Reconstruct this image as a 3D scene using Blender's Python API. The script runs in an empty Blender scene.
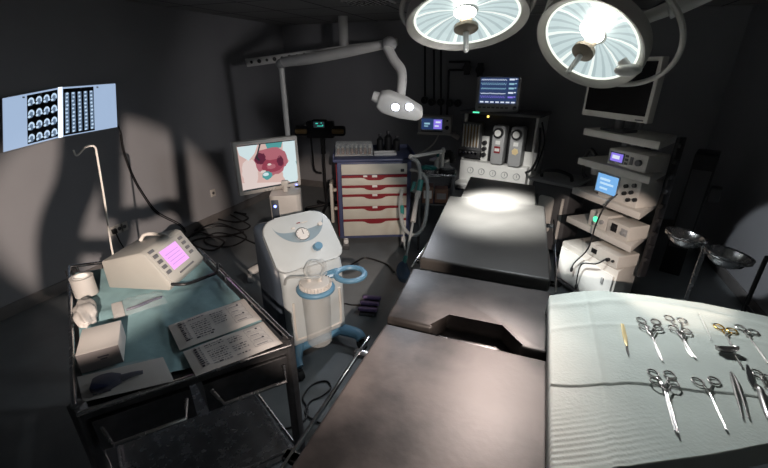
import bpy, bmesh, math, random
from mathutils import Vector, Matrix
random.seed(7)
SC = bpy.context.scene
COL = SC.collection
R = math.radians
V = Vector

# ------------------------------------------------------------------ camera
F = 390.0
YH = 68.0
VX = 548.0
EYE = 1.75
TILT = math.atan((234 - YH) / F)
CT, ST = math.cos(TILT), math.sin(TILT)
YAW = math.atan((VX - 384) / (F * CT + (234 - YH) * ST))
cam_data = bpy.data.cameras.new('camera')
cam = bpy.data.objects.new('camera', cam_data)
COL.objects.link(cam)
cam_data.sensor_width = 36.0
cam_data.lens = F / 768 * 36.0
cam_data.clip_start = 0.02
cam.location = (0, 0, EYE)
cam.rotation_euler = (math.pi / 2 - TILT, 0, YAW)
SC.camera = cam


def sight(x, y):
    lat = x - 384
    up = (234 - y) * CT - F * ST
    fw = F * CT + (234 - y) * ST
    return V((lat * math.cos(YAW) - fw * math.sin(YAW), lat * math.sin(YAW) + fw * math.cos(YAW), up))


def onz(x, y, z):
    """point of the level plane z that the photo shows at x, y"""
    d = sight(x, y)
    t = (z - EYE) / d.z
    return V((d.x * t, d.y * t, z))


def ony(x, y, Y):
    d = sight(x, y)
    t = Y / d.y
    return V((d.x * t, Y, EYE + d.z * t))


def onx(x, y, X):
    d = sight(x, y)
    t = X / d.x
    return V((X, d.y * t, EYE + d.z * t))


# --------------------------------------------------------------- materials
def mat(name, col, rough=0.5, metal=0.0, var=0.12, scale=8.0, bump=0.0, bscale=60.0, spec=0.5, emit=None, estr=0.0,
        trans=0.0, alpha=1.0, coat=0.0, var_rough=0.0):
    m = bpy.data.materials.new(name)
    m.use_nodes = True
    nt = m.node_tree
    b = nt.nodes['Principled BSDF']
    b.inputs['Roughness'].default_value = rough
    b.inputs['Metallic'].default_value = metal
    b.inputs['Specular IOR Level'].default_value = spec
    b.inputs['Transmission Weight'].default_value = trans
    b.inputs['Alpha'].default_value = alpha
    b.inputs['Coat Weight'].default_value = coat
    tc = nt.nodes.new('ShaderNodeTexCoord')
    nz = nt.nodes.new('ShaderNodeTexNoise')
    nz.inputs['Scale'].default_value = scale
    nz.inputs['Detail'].default_value = 5
    nt.links.new(tc.outputs['Object'], nz.inputs['Vector'])
    rp = nt.nodes.new('ShaderNodeValToRGB')
    rp.color_ramp.elements[0].position = 0.3
    rp.color_ramp.elements[1].position = 0.7
    rp.color_ramp.elements[0].color = tuple(c * (1 - var) for c in col) + (1,)
    rp.color_ramp.elements[1].color = tuple(min(1, c * (1 + var)) for c in col) + (1,)
    nt.links.new(nz.outputs['Fac'], rp.inputs['Fac'])
    nt.links.new(rp.outputs['Color'], b.inputs['Base Color'])
    if var_rough:
        mr = nt.nodes.new('ShaderNodeMapRange')
        mr.inputs['To Min'].default_value = max(0.02, rough - var_rough)
        mr.inputs['To Max'].default_value = min(1, rough + var_rough)
        nt.links.new(nz.outputs['Fac'], mr.inputs['Value'])
        nt.links.new(mr.outputs['Result'], b.inputs['Roughness'])
    if bump:
        n2 = nt.nodes.new('ShaderNodeTexNoise')
        n2.inputs['Scale'].default_value = bscale
        n2.inputs['Detail'].default_value = 4
        nt.links.new(tc.outputs['Object'], n2.inputs['Vector'])
        bp = nt.nodes.new('ShaderNodeBump')
        bp.inputs['Strength'].default_value = bump
        bp.inputs['Distance'].default_value = 0.01
        nt.links.new(n2.outputs['Fac'], bp.inputs['Height'])
        nt.links.new(bp.outputs['Normal'], b.inputs['Normal'])
    if emit:
        b.inputs['Emission Color'].default_value = tuple(emit) + (1,)
        b.inputs['Emission Strength'].default_value = estr
    return m


def glow(name, col, s=1.0):
    return mat(name, tuple(c * 0.1 for c in col), 0.4, emit=col, estr=s, var=0.0)


def clear(name, col, opacity=0.25, rough=0.12):
    """thin clear plastic: mostly see-through, with a sheen"""
    m = mat(name, col, rough, spec=0.8, var=0.03, alpha=opacity)
    return m


M = {}
M['wall'] = mat('wall_paint', (0.36, 0.365, 0.385), 0.62, var=0.06, scale=1.5, bump=0.03, bscale=200, spec=0.3)
M['floor'] = mat('floor_vinyl', (0.215, 0.235, 0.245), 0.42, var=0.12, scale=5, bump=0.02, bscale=25, var_rough=0.1)
M['trim'] = mat('skirting', (0.2, 0.19, 0.185), 0.5)
M['steel'] = mat('steel', (0.6, 0.6, 0.61), 0.26, 1.0, var=0.08, scale=30, var_rough=0.08)
M['steel_dark'] = mat('steel_dark', (0.18, 0.18, 0.185), 0.35, 0.9, var=0.15, scale=25)
M['chrome'] = mat('chrome', (0.85, 0.85, 0.86), 0.1, 1.0, var=0.03)
M['instr'] = mat('instrument_steel', (0.5, 0.47, 0.46), 0.3, 1.0, var=0.1, scale=60)
M['gold'] = mat('gold_handle', (0.85, 0.55, 0.14), 0.25, 1.0, var=0.06)
M['brass'] = mat('pale_brass', (0.9, 0.72, 0.40), 0.4, 0.45, var=0.06)
M['white'] = mat('white_enamel', (0.72, 0.72, 0.7), 0.35, var=0.05)
M['offwhite'] = mat('offwhite_plastic', (0.62, 0.6, 0.56), 0.4, var=0.05)
M['cream'] = mat('cream_panel', (0.56, 0.55, 0.48), 0.4, var=0.05)
M['grey'] = mat('grey_plastic', (0.34, 0.345, 0.35), 0.45, var=0.06)
M['grey_dk'] = mat('dark_grey_plastic', (0.09, 0.09, 0.095), 0.45, var=0.1)
M['black'] = mat('black_plastic', (0.015, 0.015, 0.017), 0.42, var=0.2)
M['rubber'] = mat('black_rubber', (0.02, 0.02, 0.02), 0.7, var=0.2)
M['navy'] = mat('navy_frame', (0.07, 0.085, 0.17), 0.4, var=0.08)
M['red'] = mat('red_strip', (0.22, 0.012, 0.02), 0.4, var=0.08)
M['blue_pl'] = mat('blue_plastic', (0.12, 0.27, 0.40), 0.38, var=0.06)
M['blue_dk'] = mat('blue_dark_shell', (0.05, 0.066, 0.088), 0.4, var=0.08)
M['blue_pale'] = mat('pale_blue_shell', (0.50, 0.55, 0.56), 0.38, var=0.04)
M['recess'] = mat('panel_recess', (0.22, 0.30, 0.35), 0.45, var=0.05)
M['unit'] = mat('unit_housing', (0.33, 0.33, 0.305), 0.45, var=0.05)
M['purple'] = mat('purple_pedal', (0.16, 0.11, 0.24), 0.5, var=0.1)
M['teal'] = mat('teal_connector', (0.03, 0.22, 0.2), 0.4, var=0.1)
M['bag'] = mat('blue_rubber_bag', (0.03, 0.06, 0.11), 0.45, var=0.15)
M['vinyl'] = mat('table_vinyl', (0.052, 0.045, 0.042), 0.5, var=0.7, scale=3.8, bump=0.06, bscale=45, var_rough=0.12, spec=0.6)
M['vinyl_clean'] = mat('table_vinyl_clean', (0.056, 0.052, 0.048), 0.46, var=0.2, scale=3, bump=0.06, bscale=45, var_rough=0.06, spec=0.6)
_r = M['vinyl'].node_tree.nodes['Color Ramp'].color_ramp
_r.elements[0].position, _r.elements[1].position = 0.40, 0.60
M['cloth'] = mat('teal_cloth', (0.20, 0.335, 0.36), 0.85, var=0.12, scale=7, bump=0.35, bscale=14)
M['drape'] = mat('pale_drape', (0.475, 0.515, 0.487), 0.85, var=0.05, scale=10, bump=0.15, bscale=110)
M['paper'] = mat('pack_paper', (0.47, 0.46, 0.44), 0.6, var=0.06)
M['print'] = mat('print_ink', (0.035, 0.035, 0.05), 0.6, var=0.1)
M['print_gr'] = mat('print_grey', (0.2, 0.2, 0.22), 0.6, var=0.1)
M['carton'] = mat('carton', (0.55, 0.53, 0.5), 0.65, var=0.05)
M['carton_gr'] = mat('carton_grey', (0.22, 0.205, 0.205), 0.65, var=0.05)
M['tape'] = mat('tape', (0.40, 0.39, 0.37), 0.6, var=0.05)
M['tool_bl'] = mat('dark_blue_tool', (0.012, 0.018, 0.055), 0.4, var=0.2)
M['pouch'] = clear('clear_pouch', (0.75, 0.76, 0.76), 0.13, 0.2)
M['clear'] = clear('clear_plastic', (0.8, 0.82, 0.8), 0.22, 0.08)
M['canister'] = clear('canister_plastic', (0.68, 0.7, 0.68), 0.3, 0.12)
M['hose'] = mat('clear_hose', (0.5, 0.53, 0.52), 0.3, var=0.1, alpha=0.6)
M['amber'] = mat('amber_glass', (0.3, 0.12, 0.03), 0.12, var=0.1)
M['vialcap'] = mat('vial_cap', (0.75, 0.7, 0.6), 0.3, var=0.1)
M['tan'] = mat('tan_handle', (0.3, 0.19, 0.07), 0.5, var=0.1)
M['wood'] = mat('brown_box', (0.16, 0.08, 0.05), 0.6, var=0.2)
M['screenblk'] = mat('dark_screen', (0.008, 0.007, 0.007), 0.25, var=0.05, spec=0.3)
M['panel_lit'] = glow('viewer_panel', (0.50, 0.66, 0.92), 0.72)
M['film_hot'] = glow('film_bright', (0.62, 0.80, 1.0), 0.85)
M['film_mid'] = glow('film_mid', (0.16, 0.24, 0.36), 0.7)
M['gap_lit'] = glow('viewer_gap', (0.85, 0.93, 1.0), 1.5)
M['film'] = mat('film_black', (0.006, 0.008, 0.012), 0.2, var=0.1)
M['reflector'] = glow('lamp_reflector', (0.68, 0.82, 0.83), 0.82)
M['refl_dk'] = glow('lamp_facet', (0.58, 0.72, 0.74), 0.72)
M['refl_hot'] = glow('lamp_facet_hot', (0.9, 0.97, 0.93), 1.0)
M['bulb'] = glow('lamp_bulb', (1.0, 0.95, 0.84), 16.0)
M['lampring'] = glow('lamp_edge', (0.95, 1.0, 0.90), 1.1)
M['hub'] = mat('lamp_hub', (0.36, 0.31, 0.24), 0.35, var=0.08)
M['lampcase'] = mat('lamp_casing', (0.5, 0.49, 0.46), 0.3, var=0.05)
M['led'] = glow('led_white', (0.80, 0.85, 1.0), 14.0)
M['led_blue'] = glow('led_blue', (0.2, 0.25, 1.0), 5.0)
M['led_green'] = glow('led_green', (0.1, 0.9, 0.45), 1.6)
M['led_amber'] = glow('led_amber', (1.0, 0.75, 0.15), 2.0)
M['magenta'] = glow('magenta_screen', (0.80, 0.36, 0.86), 1.0)
M['magenta_d'] = glow('magenta_dim', (0.62, 0.24, 0.72), 0.9)
M['lcd_blue'] = glow('lcd_blue', (0.22, 0.52, 0.95), 0.85)
M['lcd_pale'] = glow('lcd_pale', (0.55, 0.78, 1.0), 0.95)
M['lcd_viol'] = glow('lcd_violet', (0.28, 0.2, 0.85), 0.9)
M['lcd_navy'] = glow('lcd_navy', (0.03, 0.06, 0.17), 0.7)
M['lcd_cyan'] = glow('lcd_cyan', (0.35, 0.62, 0.75), 0.8)
M['lcd_white'] = glow('lcd_white', (0.75, 0.82, 0.95), 0.9)
M['lcd_green'] = glow('lcd_green', (0.05, 0.65, 0.5), 0.9)
M['p_bg'] = glow('picture_skin', (0.80, 0.55, 0.50), 0.75)
M['p_bg2'] = glow('picture_skin_light', (0.86, 0.72, 0.68), 0.8)
M['p_red'] = glow('picture_red', (0.36, 0.06, 0.10), 0.75)
M['p_red2'] = glow('picture_tissue', (0.52, 0.16, 0.20), 0.75)
M['p_red3'] = glow('picture_dark_red', (0.14, 0.02, 0.05), 0.75)
M['p_white'] = glow('picture_glove', (0.66, 0.80, 0.82), 0.9)
M['p_teal'] = glow('picture_teal', (0.10, 0.42, 0.42), 0.7)
M['p_dk'] = glow('picture_dark', (0.03, 0.05, 0.06), 0.5)


def tiles(m, size, gap, dark):
    """a square grid of joints on a material, in the surface's own coordinates"""
    nt = m.node_tree
    b = nt.nodes['Principled BSDF']
    src = b.inputs['Base Color'].links[0].from_socket
    tc = nt.nodes.new('ShaderNodeTexCoord')
    br = nt.nodes.new('ShaderNodeTexBrick')
    br.offset = 0
    br.inputs['Scale'].default_value = 1.0
    br.inputs['Mortar Size'].default_value = gap
    br.inputs['Brick Width'].default_value = size
    br.inputs['Row Height'].default_value = size
    br.inputs['Mortar'].default_value = (dark, dark, dark, 1)
    nt.links.new(tc.outputs['Object'], br.inputs['Vector'])
    nt.links.new(src, br.inputs['Color1'])
    nt.links.new(src, br.inputs['Color2'])
    nt.links.new(br.outputs['Color'], b.inputs['Base Color'])


M['ceil'] = mat('ceiling_tile', (0.34, 0.34, 0.34), 0.8, var=0.06, scale=3)
tiles(M['ceil'], 0.6, 0.012, 0.08)


# ------------------------------------------------------------ mesh builder
class MB:
    def __init__(self, xf=None):
        self.v, self.f, self.mi, self.mats = [], [], [], []
        self.xf = xf or Matrix()
        self.cur = 0

    def use(self, key):
        m = M[key]
        if m not in self.mats:
            self.mats.append(m)
        self.cur = self.mats.index(m)
        return self

    def add(self, verts, faces, mtx=None):
        o = len(self.v)
        X = self.xf @ mtx if mtx is not None else self.xf
        self.v += [X @ V(p) for p in verts]
        self.f += [tuple(i + o for i in f) for f in faces]
        self.mi += [self.cur] * len(faces)
        return self

    def from_bm(self, bm, mtx=None):
        bm.verts.index_update()
        vs = [v.co.copy() for v in bm.verts]
        fs = [[v.index for v in f.verts] for f in bm.faces]
        bm.free()
        return self.add(vs, fs, mtx)

    def box(self, c, s, bev=0.0, mtx=None, seg=2):
        bm = bmesh.new()
        bmesh.ops.create_cube(bm, size=1)
        bmesh.ops.scale(bm, vec=V(s), verts=bm.verts)
        if bev:
            bmesh.ops.bevel(bm, geom=list(bm.edges), offset=min(bev, min(s) * 0.45), segments=seg, affect='EDGES', profile=0.5)
        bmesh.ops.translate(bm, vec=V(c), verts=bm.verts)
        return self.from_bm(bm, mtx)

    def prism(self, poly, z0, z1, mtx=None, bev=0.0, seg=2):
        bm = bmesh.new()
        lo = [bm.verts.new((x, y, z0)) for x, y in poly]
        hi = [bm.verts.new((x, y, z1)) for x, y in poly]
        n = len(poly)
        bm.faces.new(list(reversed(lo)))
        bm.faces.new(hi)
        for i in range(n):
            bm.faces.new((lo[i], lo[(i + 1) % n], hi[(i + 1) % n], hi[i]))
        if bev:
            bmesh.ops.bevel(bm, geom=list(bm.edges), offset=bev, segments=seg, affect='EDGES', profile=0.5)
        return self.from_bm(bm, mtx)

    def cyl(self, p0, p1, r0, r1=None, n=16, mtx=None):
        p0, p1 = V(p0), V(p1)
        r1 = r0 if r1 is None else r1
        d = (p1 - p0).normalized()
        a = d.orthogonal().normalized()
        b = d.cross(a)
        vs, fs = [], []
        for p, r in ((p0, r0), (p1, r1)):
            for i in range(n):
                t = 2 * math.pi * i / n
                vs.append(p + (a * math.cos(t) + b * math.sin(t)) * r)
        for i in range(n):
            j = (i + 1) % n
            fs.append((i, j, n + j, n + i))
        fs.append(tuple(reversed(range(n))))
        fs.append(tuple(range(n, 2 * n)))
        return self.add(vs, fs, mtx)

    def tube(self, pts, r, n=8, sub=6, closed=False, mtx=None, flat=1.0):
        P = [V(p) for p in pts]
        if sub > 1 and len(P) > 2:
            Q = []
            m = len(P)
            for i in range(m if closed else m - 1):
                if closed:
                    p0, p1, p2, p3 = P[i - 1], P[i], P[(i + 1) % m], P[(i + 2) % m]
                else:
                    p0, p1, p2, p3 = P[max(i - 1, 0)], P[i], P[i + 1], P[min(i + 2, m - 1)]
                for k in range(sub):
                    t = k / sub
                    Q.append(0.5 * ((2 * p1) + (p2 - p0) * t + (2 * p0 - 5 * p1 + 4 * p2 - p3) * t * t + (3 * p1 - p0 - 3 * p2 + p3) * t ** 3))
            if not closed:
                Q.append(P[-1])
            P = Q
        vs, fs = [], []
        m = len(P)
        nrm = None
        rr = r if callable(r) else (lambda t: r)
        for i, p in enumerate(P):
            d = (P[(i + 1) % m] - P[i - 1]) if closed else (P[min(i + 1, m - 1)] - P[max(i - 1, 0)])
            d.normalize()
            nrm = d.orthogonal().normalized() if nrm is None else (nrm - d * nrm.dot(d)).normalized()
            b = d.cross(nrm)
            q = rr(i / max(1, m - 1))
            for k in range(n):
                t = 2 * math.pi * k / n
                vs.append(p + nrm * math.cos(t) * q + b * math.sin(t) * q * flat)
        for i in range(m if closed else m - 1):
            j = (i + 1) % m
            for k in range(n):
                l = (k + 1) % n
                fs.append((i * n + k, i * n + l, j * n + l, j * n + k))
        if not closed:
            fs.append(tuple(reversed(range(n))))
            fs.append(tuple(range((m - 1) * n, m * n)))
        return self.add(vs, fs, mtx)

    def lathe(self, prof, n=32, mtx=None):
        """profile of (radius, z); radius 0 closes it"""
        vs, fs, rings = [], [], []
        for r, z in prof:
            if r < 1e-6:
                rings.append([len(vs)])
                vs.append(V((0, 0, z)))
            else:
                rings.append(list(range(len(vs), len(vs) + n)))
                vs += [V((r * math.cos(2 * math.pi * i / n), r * math.sin(2 * math.pi * i / n), z)) for i in range(n)]
        for a, b in zip(rings, rings[1:]):
            for i in range(n):
                j = (i + 1) % n
                if len(a) == 1 and len(b) == 1:
                    continue
                if len(a) == 1:
                    fs.append((a[0], b[j], b[i]))
                elif len(b) == 1:
                    fs.append((a[i], a[j], b[0]))
                else:
                    fs.append((a[i], a[j], b[j], b[i]))
        return self.add(vs, fs, mtx)

    def ball(self, c, r, s=(1, 1, 1), mtx=None, n=12):
        prof = [(0, -r)] + [(r * math.cos(t), r * math.sin(t)) for t in [(-0.5 + k / n) * math.pi for k in range(1, n)]] + [(0, r)]
        X = Matrix.Translation(V(c)) @ Matrix.Diagonal(V((s[0], s[1], s[2], 1)))
        return self.lathe(prof, 20, (mtx @ X) if mtx is not None else X)

    def torus(self, c, RR, r, mtx=None, n=24, a0=0.0, a1=2 * math.pi, k=8):
        full = abs(a1 - a0 - 2 * math.pi) < 1e-4
        pts = [V(c) + V((RR * math.cos(a0 + (a1 - a0) * i / n), RR * math.sin(a0 + (a1 - a0) * i / n), 0)) for i in range(n if full else n + 1)]
        return self.tube(pts, r, k, 1, full, mtx)

    def poly(self, pts, mtx=None):
        return self.add(pts, [tuple(range(len(pts)))], mtx)

    def disc(self, c, r, mtx=None, n=20, sx=1.0):
        return self.poly([V(c) + V((r * sx * math.cos(2 * math.pi * i / n), r * math.sin(2 * math.pi * i / n), 0)) for i in range(n)], mtx)

    def grid(self, fn, nu, nv, mtx=None):
        vs = [fn(i / nu, j / nv) for j in range(nv + 1) for i in range(nu + 1)]
        w = nu + 1
        fs = [(j * w + i, j * w + i + 1, (j + 1) * w + i + 1, (j + 1) * w + i) for j in range(nv) for i in range(nu)]
        return self.add(vs, fs, mtx)

    def build(self, name, parent=None, key=None, sharp=38, origin=None):
        if key:
            self.mats = [M[key]]
            self.mi = [0] * len(self.f)
        me = bpy.data.meshes.new(name)
        o = bpy.data.objects.new(name, me)
        base = V((0, 0, 0))
        if parent is not None:
            o.parent = parent
            inv = world_of(parent).inverted()
            vs = [inv @ v for v in self.v]
        else:
            if origin is None:
                lo = [min(v[i] for v in self.v) for i in range(3)]
                hi = [max(v[i] for v in self.v) for i in range(3)]
                base = V(((lo[0] + hi[0]) / 2, (lo[1] + hi[1]) / 2, lo[2]))
            else:
                base = V(origin)
            vs = [v - base for v in self.v]
            o.location = base
        me.from_pydata([tuple(v) for v in vs], [], self.f)
        for m in self.mats:
            me.materials.append(m)
        me.polygons.foreach_set('material_index', self.mi)
        bm = bmesh.new()
        bm.from_mesh(me)
        bmesh.ops.recalc_face_normals(bm, faces=bm.faces)
        bm.to_mesh(me)
        bm.free()
        me.polygons.foreach_set('use_smooth', [True] * len(me.polygons))
        me.set_sharp_from_angle(angle=R(sharp))
        COL.objects.link(o)
        return o


def build_each(b, name, parent):
    """one object for each connected piece of the builder"""
    up = list(range(len(b.v)))

    def find(i):
        while up[i] != i:
            up[i] = up[up[i]]
            i = up[i]
        return i
    for f in b.f:
        for i in f[1:]:
            up[find(i)] = find(f[0])
    groups = {}
    for f, m in zip(b.f, b.mi):
        groups.setdefault(find(f[0]), []).append((f, m))
    out = []
    for fs in groups.values():
        q = MB()
        q.mats = b.mats
        idx = {}
        for f, m in fs:
            g = []
            for i in f:
                if i not in idx:
                    idx[i] = len(q.v)
                    q.v.append(b.v[i])
                g.append(idx[i])
            q.f.append(tuple(g))
            q.mi.append(m)
        used = sorted(set(q.mi))
        q.mats = [b.mats[m] for m in used]
        q.mi = [used.index(m) for m in q.mi]
        out.append(q.build(name, parent))
    return out


def world_of(o):
    m = Matrix.Translation(o.location) @ o.rotation_euler.to_matrix().to_4x4()
    return world_of(o.parent) @ m if o.parent is not None else m


def tag(o, label=None, cat=None, group=None, kind=None):
    for k, v in (('label', label), ('category', cat), ('group', group), ('kind', kind)):
        if v:
            o[k] = v
    return o


def thing(name, loc, label, cat, rz=0.0, group=None):
    o = bpy.data.objects.new(name, None)
    o.empty_display_size = 0.1
    o.location = V(loc)
    o.rotation_euler = (0, 0, rz)
    COL.objects.link(o)
    return tag(o, label, cat, group)


def mb(o=None, *more):
    """builder that works in the local space of a thing (or of the world)"""
    X = world_of(o) if o is not None else Matrix()
    for m in more:
        X = X @ m
    return MB(X)


def T3(x, y, z):
    return Matrix.Translation(V((x, y, z)))


def RX(a):
    return Matrix.Rotation(R(a), 4, 'X')


def RY(a):
    return Matrix.Rotation(R(a), 4, 'Y')


def RZ(a):
    return Matrix.Rotation(R(a), 4, 'Z')


FRONT = RX(90)  # local xy plane turned to stand up, facing -y


def basis(x, y, z, o):
    m = Matrix((x, y, z)).transposed().to_4x4()
    m.translation = V(o)
    return m


def struct(b, name, key):
    o = b.build(name, None, key)
    tag(o, kind='structure')
    return o


# ------------------------------------------------------------- the room
XL, XR, YB, YF, ZC = -3.57, 1.74, 5.25, -2.2, 2.3
struct(mb().box(((XL + XR) / 2, (YB + YF) / 2, -0.05), (XR - XL + 0.4, YB - YF + 0.4, 0.1)), 'floor', 'floor')
struct(mb().box(((XL + XR) / 2, (YB + YF) / 2, ZC + 0.05), (XR - XL + 0.4, YB - YF + 0.4, 0.1)), 'ceiling', 'ceil')
struct(mb().box((XL - 0.05, (YB + YF) / 2, ZC / 2), (0.1, YB - YF, ZC)), 'wall_left', 'wall')
struct(mb().box((XR + 0.05, (YB + YF) / 2, ZC / 2), (0.1, YB - YF, ZC)), 'wall_right', 'wall')
struct(mb().box(((XL + XR) / 2, YB + 0.05, ZC / 2), (XR - XL + 0.2, 0.1, ZC)), 'wall_back', 'wall')
struct(mb().box(((XL + XR) / 2, YF - 0.05, ZC / 2), (XR - XL + 0.2, 0.1, ZC)), 'wall_front', 'wall')
struct(mb().box((XL + 0.008, (YB + YF) / 2, 0.05), (0.016, YB - YF, 0.1), 0.004), 'baseboard_left', 'trim')
struct(mb().box((XR - 0.008, (YB + YF) / 2, 0.05), (0.016, YB - YF, 0.1), 0.004), 'baseboard_right', 'trim')
struct(mb().box(((XL + XR) / 2, YB - 0.008, 0.05), (XR - XL - 0.03, 0.016, 0.1), 0.004), 'baseboard_back', 'trim')

# ------------------------------------------------------ operating table
TT = 0.85
optab = thing('operating_table', (-0.18, 1.9, 0), 'long operating table with four dark vinyl pads and steel side rails', 'operating table')
TH = 0.07


def pad(poly, name, z=TT, th=TH, bev=0.014, key='vinyl'):
    return mb().use(key).prism(poly, z - th, z, bev=bev, seg=3).build(name, optab)


pad([(-0.46, 0.05), (0.145, 0.05), (0.145, 1.165), (-0.445, 1.165)], 'leg_pad')
notch = [onz(x, y, TT) for x, y in ((434, 323), (447, 312), (505, 322), (521, 343))]
pad([(-0.455, 1.2), (notch[0].x, 1.2), (notch[1].x, notch[1].y), (notch[2].x, notch[2].y - 0.01), (notch[3].x, 1.2), (0.14, 1.2), (0.155, 1.635), (-0.482, 1.635)], 'seat_pad')
pad([(-0.478, 1.74), (0.152, 1.74), (0.118, 2.85), (-0.565, 2.85)], 'back_pad', TT + 0.004, key='vinyl_clean')
pad([(-0.485, 2.88), (0.06, 2.85), (0.04, 3.42), (-0.52, 3.52)], 'head_pad', TT - 0.006, key='vinyl_clean')
b = mb().use('steel_dark')
for y0, y1 in ((0.1, 1.15), (1.22, 1.62), (1.76, 2.83), (2.92, 3.4)):
    b.box((-0.17, (y0 + y1) / 2, TT - TH - 0.018), (0.5, y1 - y0, 0.03), 0.004)
b.box((-0.17, 1.7, TT - 0.11), (0.44, 0.2, 0.04), 0.006)
b.box((-0.17, 1.18, TT - 0.11), (0.44, 0.12, 0.04), 0.006)
b.build('frame', optab)
for x, name in ((-0.525, 'left'), (0.185, 'right')):
    for y0, y1 in ((1.76, 2.78), (0.5, 1.15)):
        if name == 'right' and y1 < 1.5:
            continue
        bb = mb().use('chrome').box((x + (0.02 if y1 < 1.5 else -0.0), (y0 + y1) / 2, TT - 0.075), (0.010, y1 - y0, 0.018), 0.003)
        rail = bb.build('side_rail', optab)
        cl = mb().use('steel')
        for y in (y0 + 0.1, y1 - 0.1):
            cl.box((x + (0.03 if x < 0 else -0.03), y, TT - 0.08), (0.06, 0.03, 0.02), 0.003)
            build_each(cl, 'rail_bracket', rail)
mb().use('steel_dark').box((-0.17, 1.95, 0.42), (0.28, 0.36, 0.64), 0.03).build('column', optab)
mb().use('steel_dark').box((-0.17, 1.95, 0.05), (0.42, 1.1, 0.1), 0.03).build('base', optab)
b = mb().use('steel')
p = onz(444, 334, TT - 0.02)
b.box((p.x, 1.183, TT - 0.03), (0.035, 0.02, 0.012), 0.003)
b.build('hinge_latch', optab)


# ------------------------------------------------------- surgical lamps
def disc_frame(cx, cy, dist, ux, uy, ratio):
    """frame of a lamp head seen at cx, cy, dist away; ux, uy is the way its handle leans in the picture"""
    d = sight(cx, cy).normalized()
    c = V((0, 0, EYE)) + d * dist
    right = V((math.cos(YAW), math.sin(YAW), 0))
    upv = right.cross(d).normalized()
    right = d.cross(upv).normalized()
    L = math.hypot(ux, uy)
    mdir = right * (ux / L) - upv * (uy / L)
    s = math.sqrt(1 - ratio * ratio)
    n = (mdir * s - d * ratio).normalized()     # the way the lamp shines
    z = -n
    x = z.orthogonal().normalized()
    y = z.cross(x)
    return basis(x, y, z, c), c, n


def surgical_lamp(X, rad, label, yoke):
    root = thing('surgical_lamp', X.translation, label, 'surgical lamp')
    up = X
    # casing: domed back and rim
    b = mb(None, up).use('lampcase')
    b.lathe([(0, 0.14), (rad * 0.35, 0.135), (rad * 0.75, 0.095), (rad * 0.97, 0.045), (rad * 1.0, 0.0), (rad * 0.985, -0.018), (rad * 0.95, -0.016), (rad * 0.90, -0.002), (rad * 0.84, 0.008)], 64)
    b.build('casing', root)
    # reflector seen from below: fine facets
    rf = mb(None, up)
    n = 72
    for k in range(n):
        a0, a1 = 2 * math.pi * k / n, 2 * math.pi * (k + 1) / n
        rf.use('refl_hot' if k % 9 == 4 else ('refl_dk' if k % 3 == 0 else 'reflector'))
        prev = None
        for r, z in ((0.84, 0.008), (0.66, 0.03), (0.45, 0.044), (0.2, 0.05)):
            cur = [V((rad * r * math.cos(a), rad * r * math.sin(a), z)) for a in (a0, a1)]
            if prev:
                rf.poly([prev[0], prev[1], cur[1], cur[0]])
            prev = cur
    o = rf.build('reflector', root)
    mb(None, up).use('lampring').torus((0, 0, 0.006), rad * 0.84, rad * 0.02, n=64).build('lens_rim', root)
    b = mb(None, up).use('hub').lathe([(0, 0.045), (rad * 0.15, 0.044), (rad * 0.10, 0.0), (rad * 0.10, -0.03), (rad * 0.2, -0.034), (rad * 0.2, -0.05), (rad * 0.15, -0.06), (rad * 0.09, -0.066), (0, -0.068)], 32)
    hub = b.build('hub', root)
    mb(None, up).use('white').cyl((0, 0, -0.06), (0, 0, -0.16), rad * 0.05, rad * 0.04, 16).ball((0, 0, -0.16), rad * 0.042).build('handle', hub)
    bl = mb(None, up).use('bulb')
    return root, bl


XA, CA, NA = disc_frame(466, 20, 2.42, 0.10, 1.0, 0.46)
lampA, bl = surgical_lamp(XA, 0.325, 'round surgical lamp shining over the head pad, above the patient monitor', None)
bp = XA.inverted() @ (V((0, 0, EYE)) + sight(465, 10).normalized() * 2.40)
bl.ball((bp.x, bp.y, 0.018), 0.055, (1.1, 1, 0.35)).build('bulb', lampA)
XB, CB, NB = disc_frame(589, 44, 2.05, -0.55, 1.0, 0.64)
lampB, bl = surgical_lamp(XB, 0.238, 'round surgical lamp with an open ring yoke, tilted in front of the dark tower screen', None)
bp = XB.inverted() @ (V((0, 0, EYE)) + sight(593, 30).normalized() * 2.03)
bl.ball((bp.x, bp.y, 0.018), 0.05, (1.2, 1, 0.35)).build('bulb', lampB)
# yokes and arms
ya = mb(None, XA).use('lampcase').torus((0, 0, 0.06), 0.345, 0.013, n=64)
ya.build('ring_yoke', lampA)
arm_top = ony(452, -22, CA.y + 0.25)
mb().use('lampcase').tube([CA - NA * 0.13, CA - NA * 0.26, V((arm_top.x, CA.y + 0.2, ZC - 0.15)), V((arm_top.x, CA.y + 0.2, ZC))], 0.028, 12).build('arm', lampA)
yb = mb(None, XB).use('lampcase').torus((XB.inverted().to_3x3() @ V((math.cos(YAW), math.sin(YAW), 0.1))) * 0.05 + V((0, 0, 0.05)), 0.285, 0.011, n=64)
yb.build('ring_yoke', lampB)
j0 = ony(637, 21, CB.y + 0.05)
j1 = ony(668, 9, CB.y + 0.02)
j2 = ony(800, -52, CB.y - 0.05)
mb().use('white').cyl(j0, j1, 0.024, 0.027).cyl(j1, j2, 0.04, 0.04).cyl(j2 + V((0, 0, -0.06)), V((j2.x, j2.y, ZC)), 0.045).build('arm', lampB)
blk = ony(628, 70, CB.y - 0.06)
blk2 = ony(622, 60, CB.y - 0.05)
mb().use('white').cyl(blk2, blk, 0.018, 0.022).ball(blk, 0.034, (1.5, 0.9, 0.75)).build('balance_knob', lampB)

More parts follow.
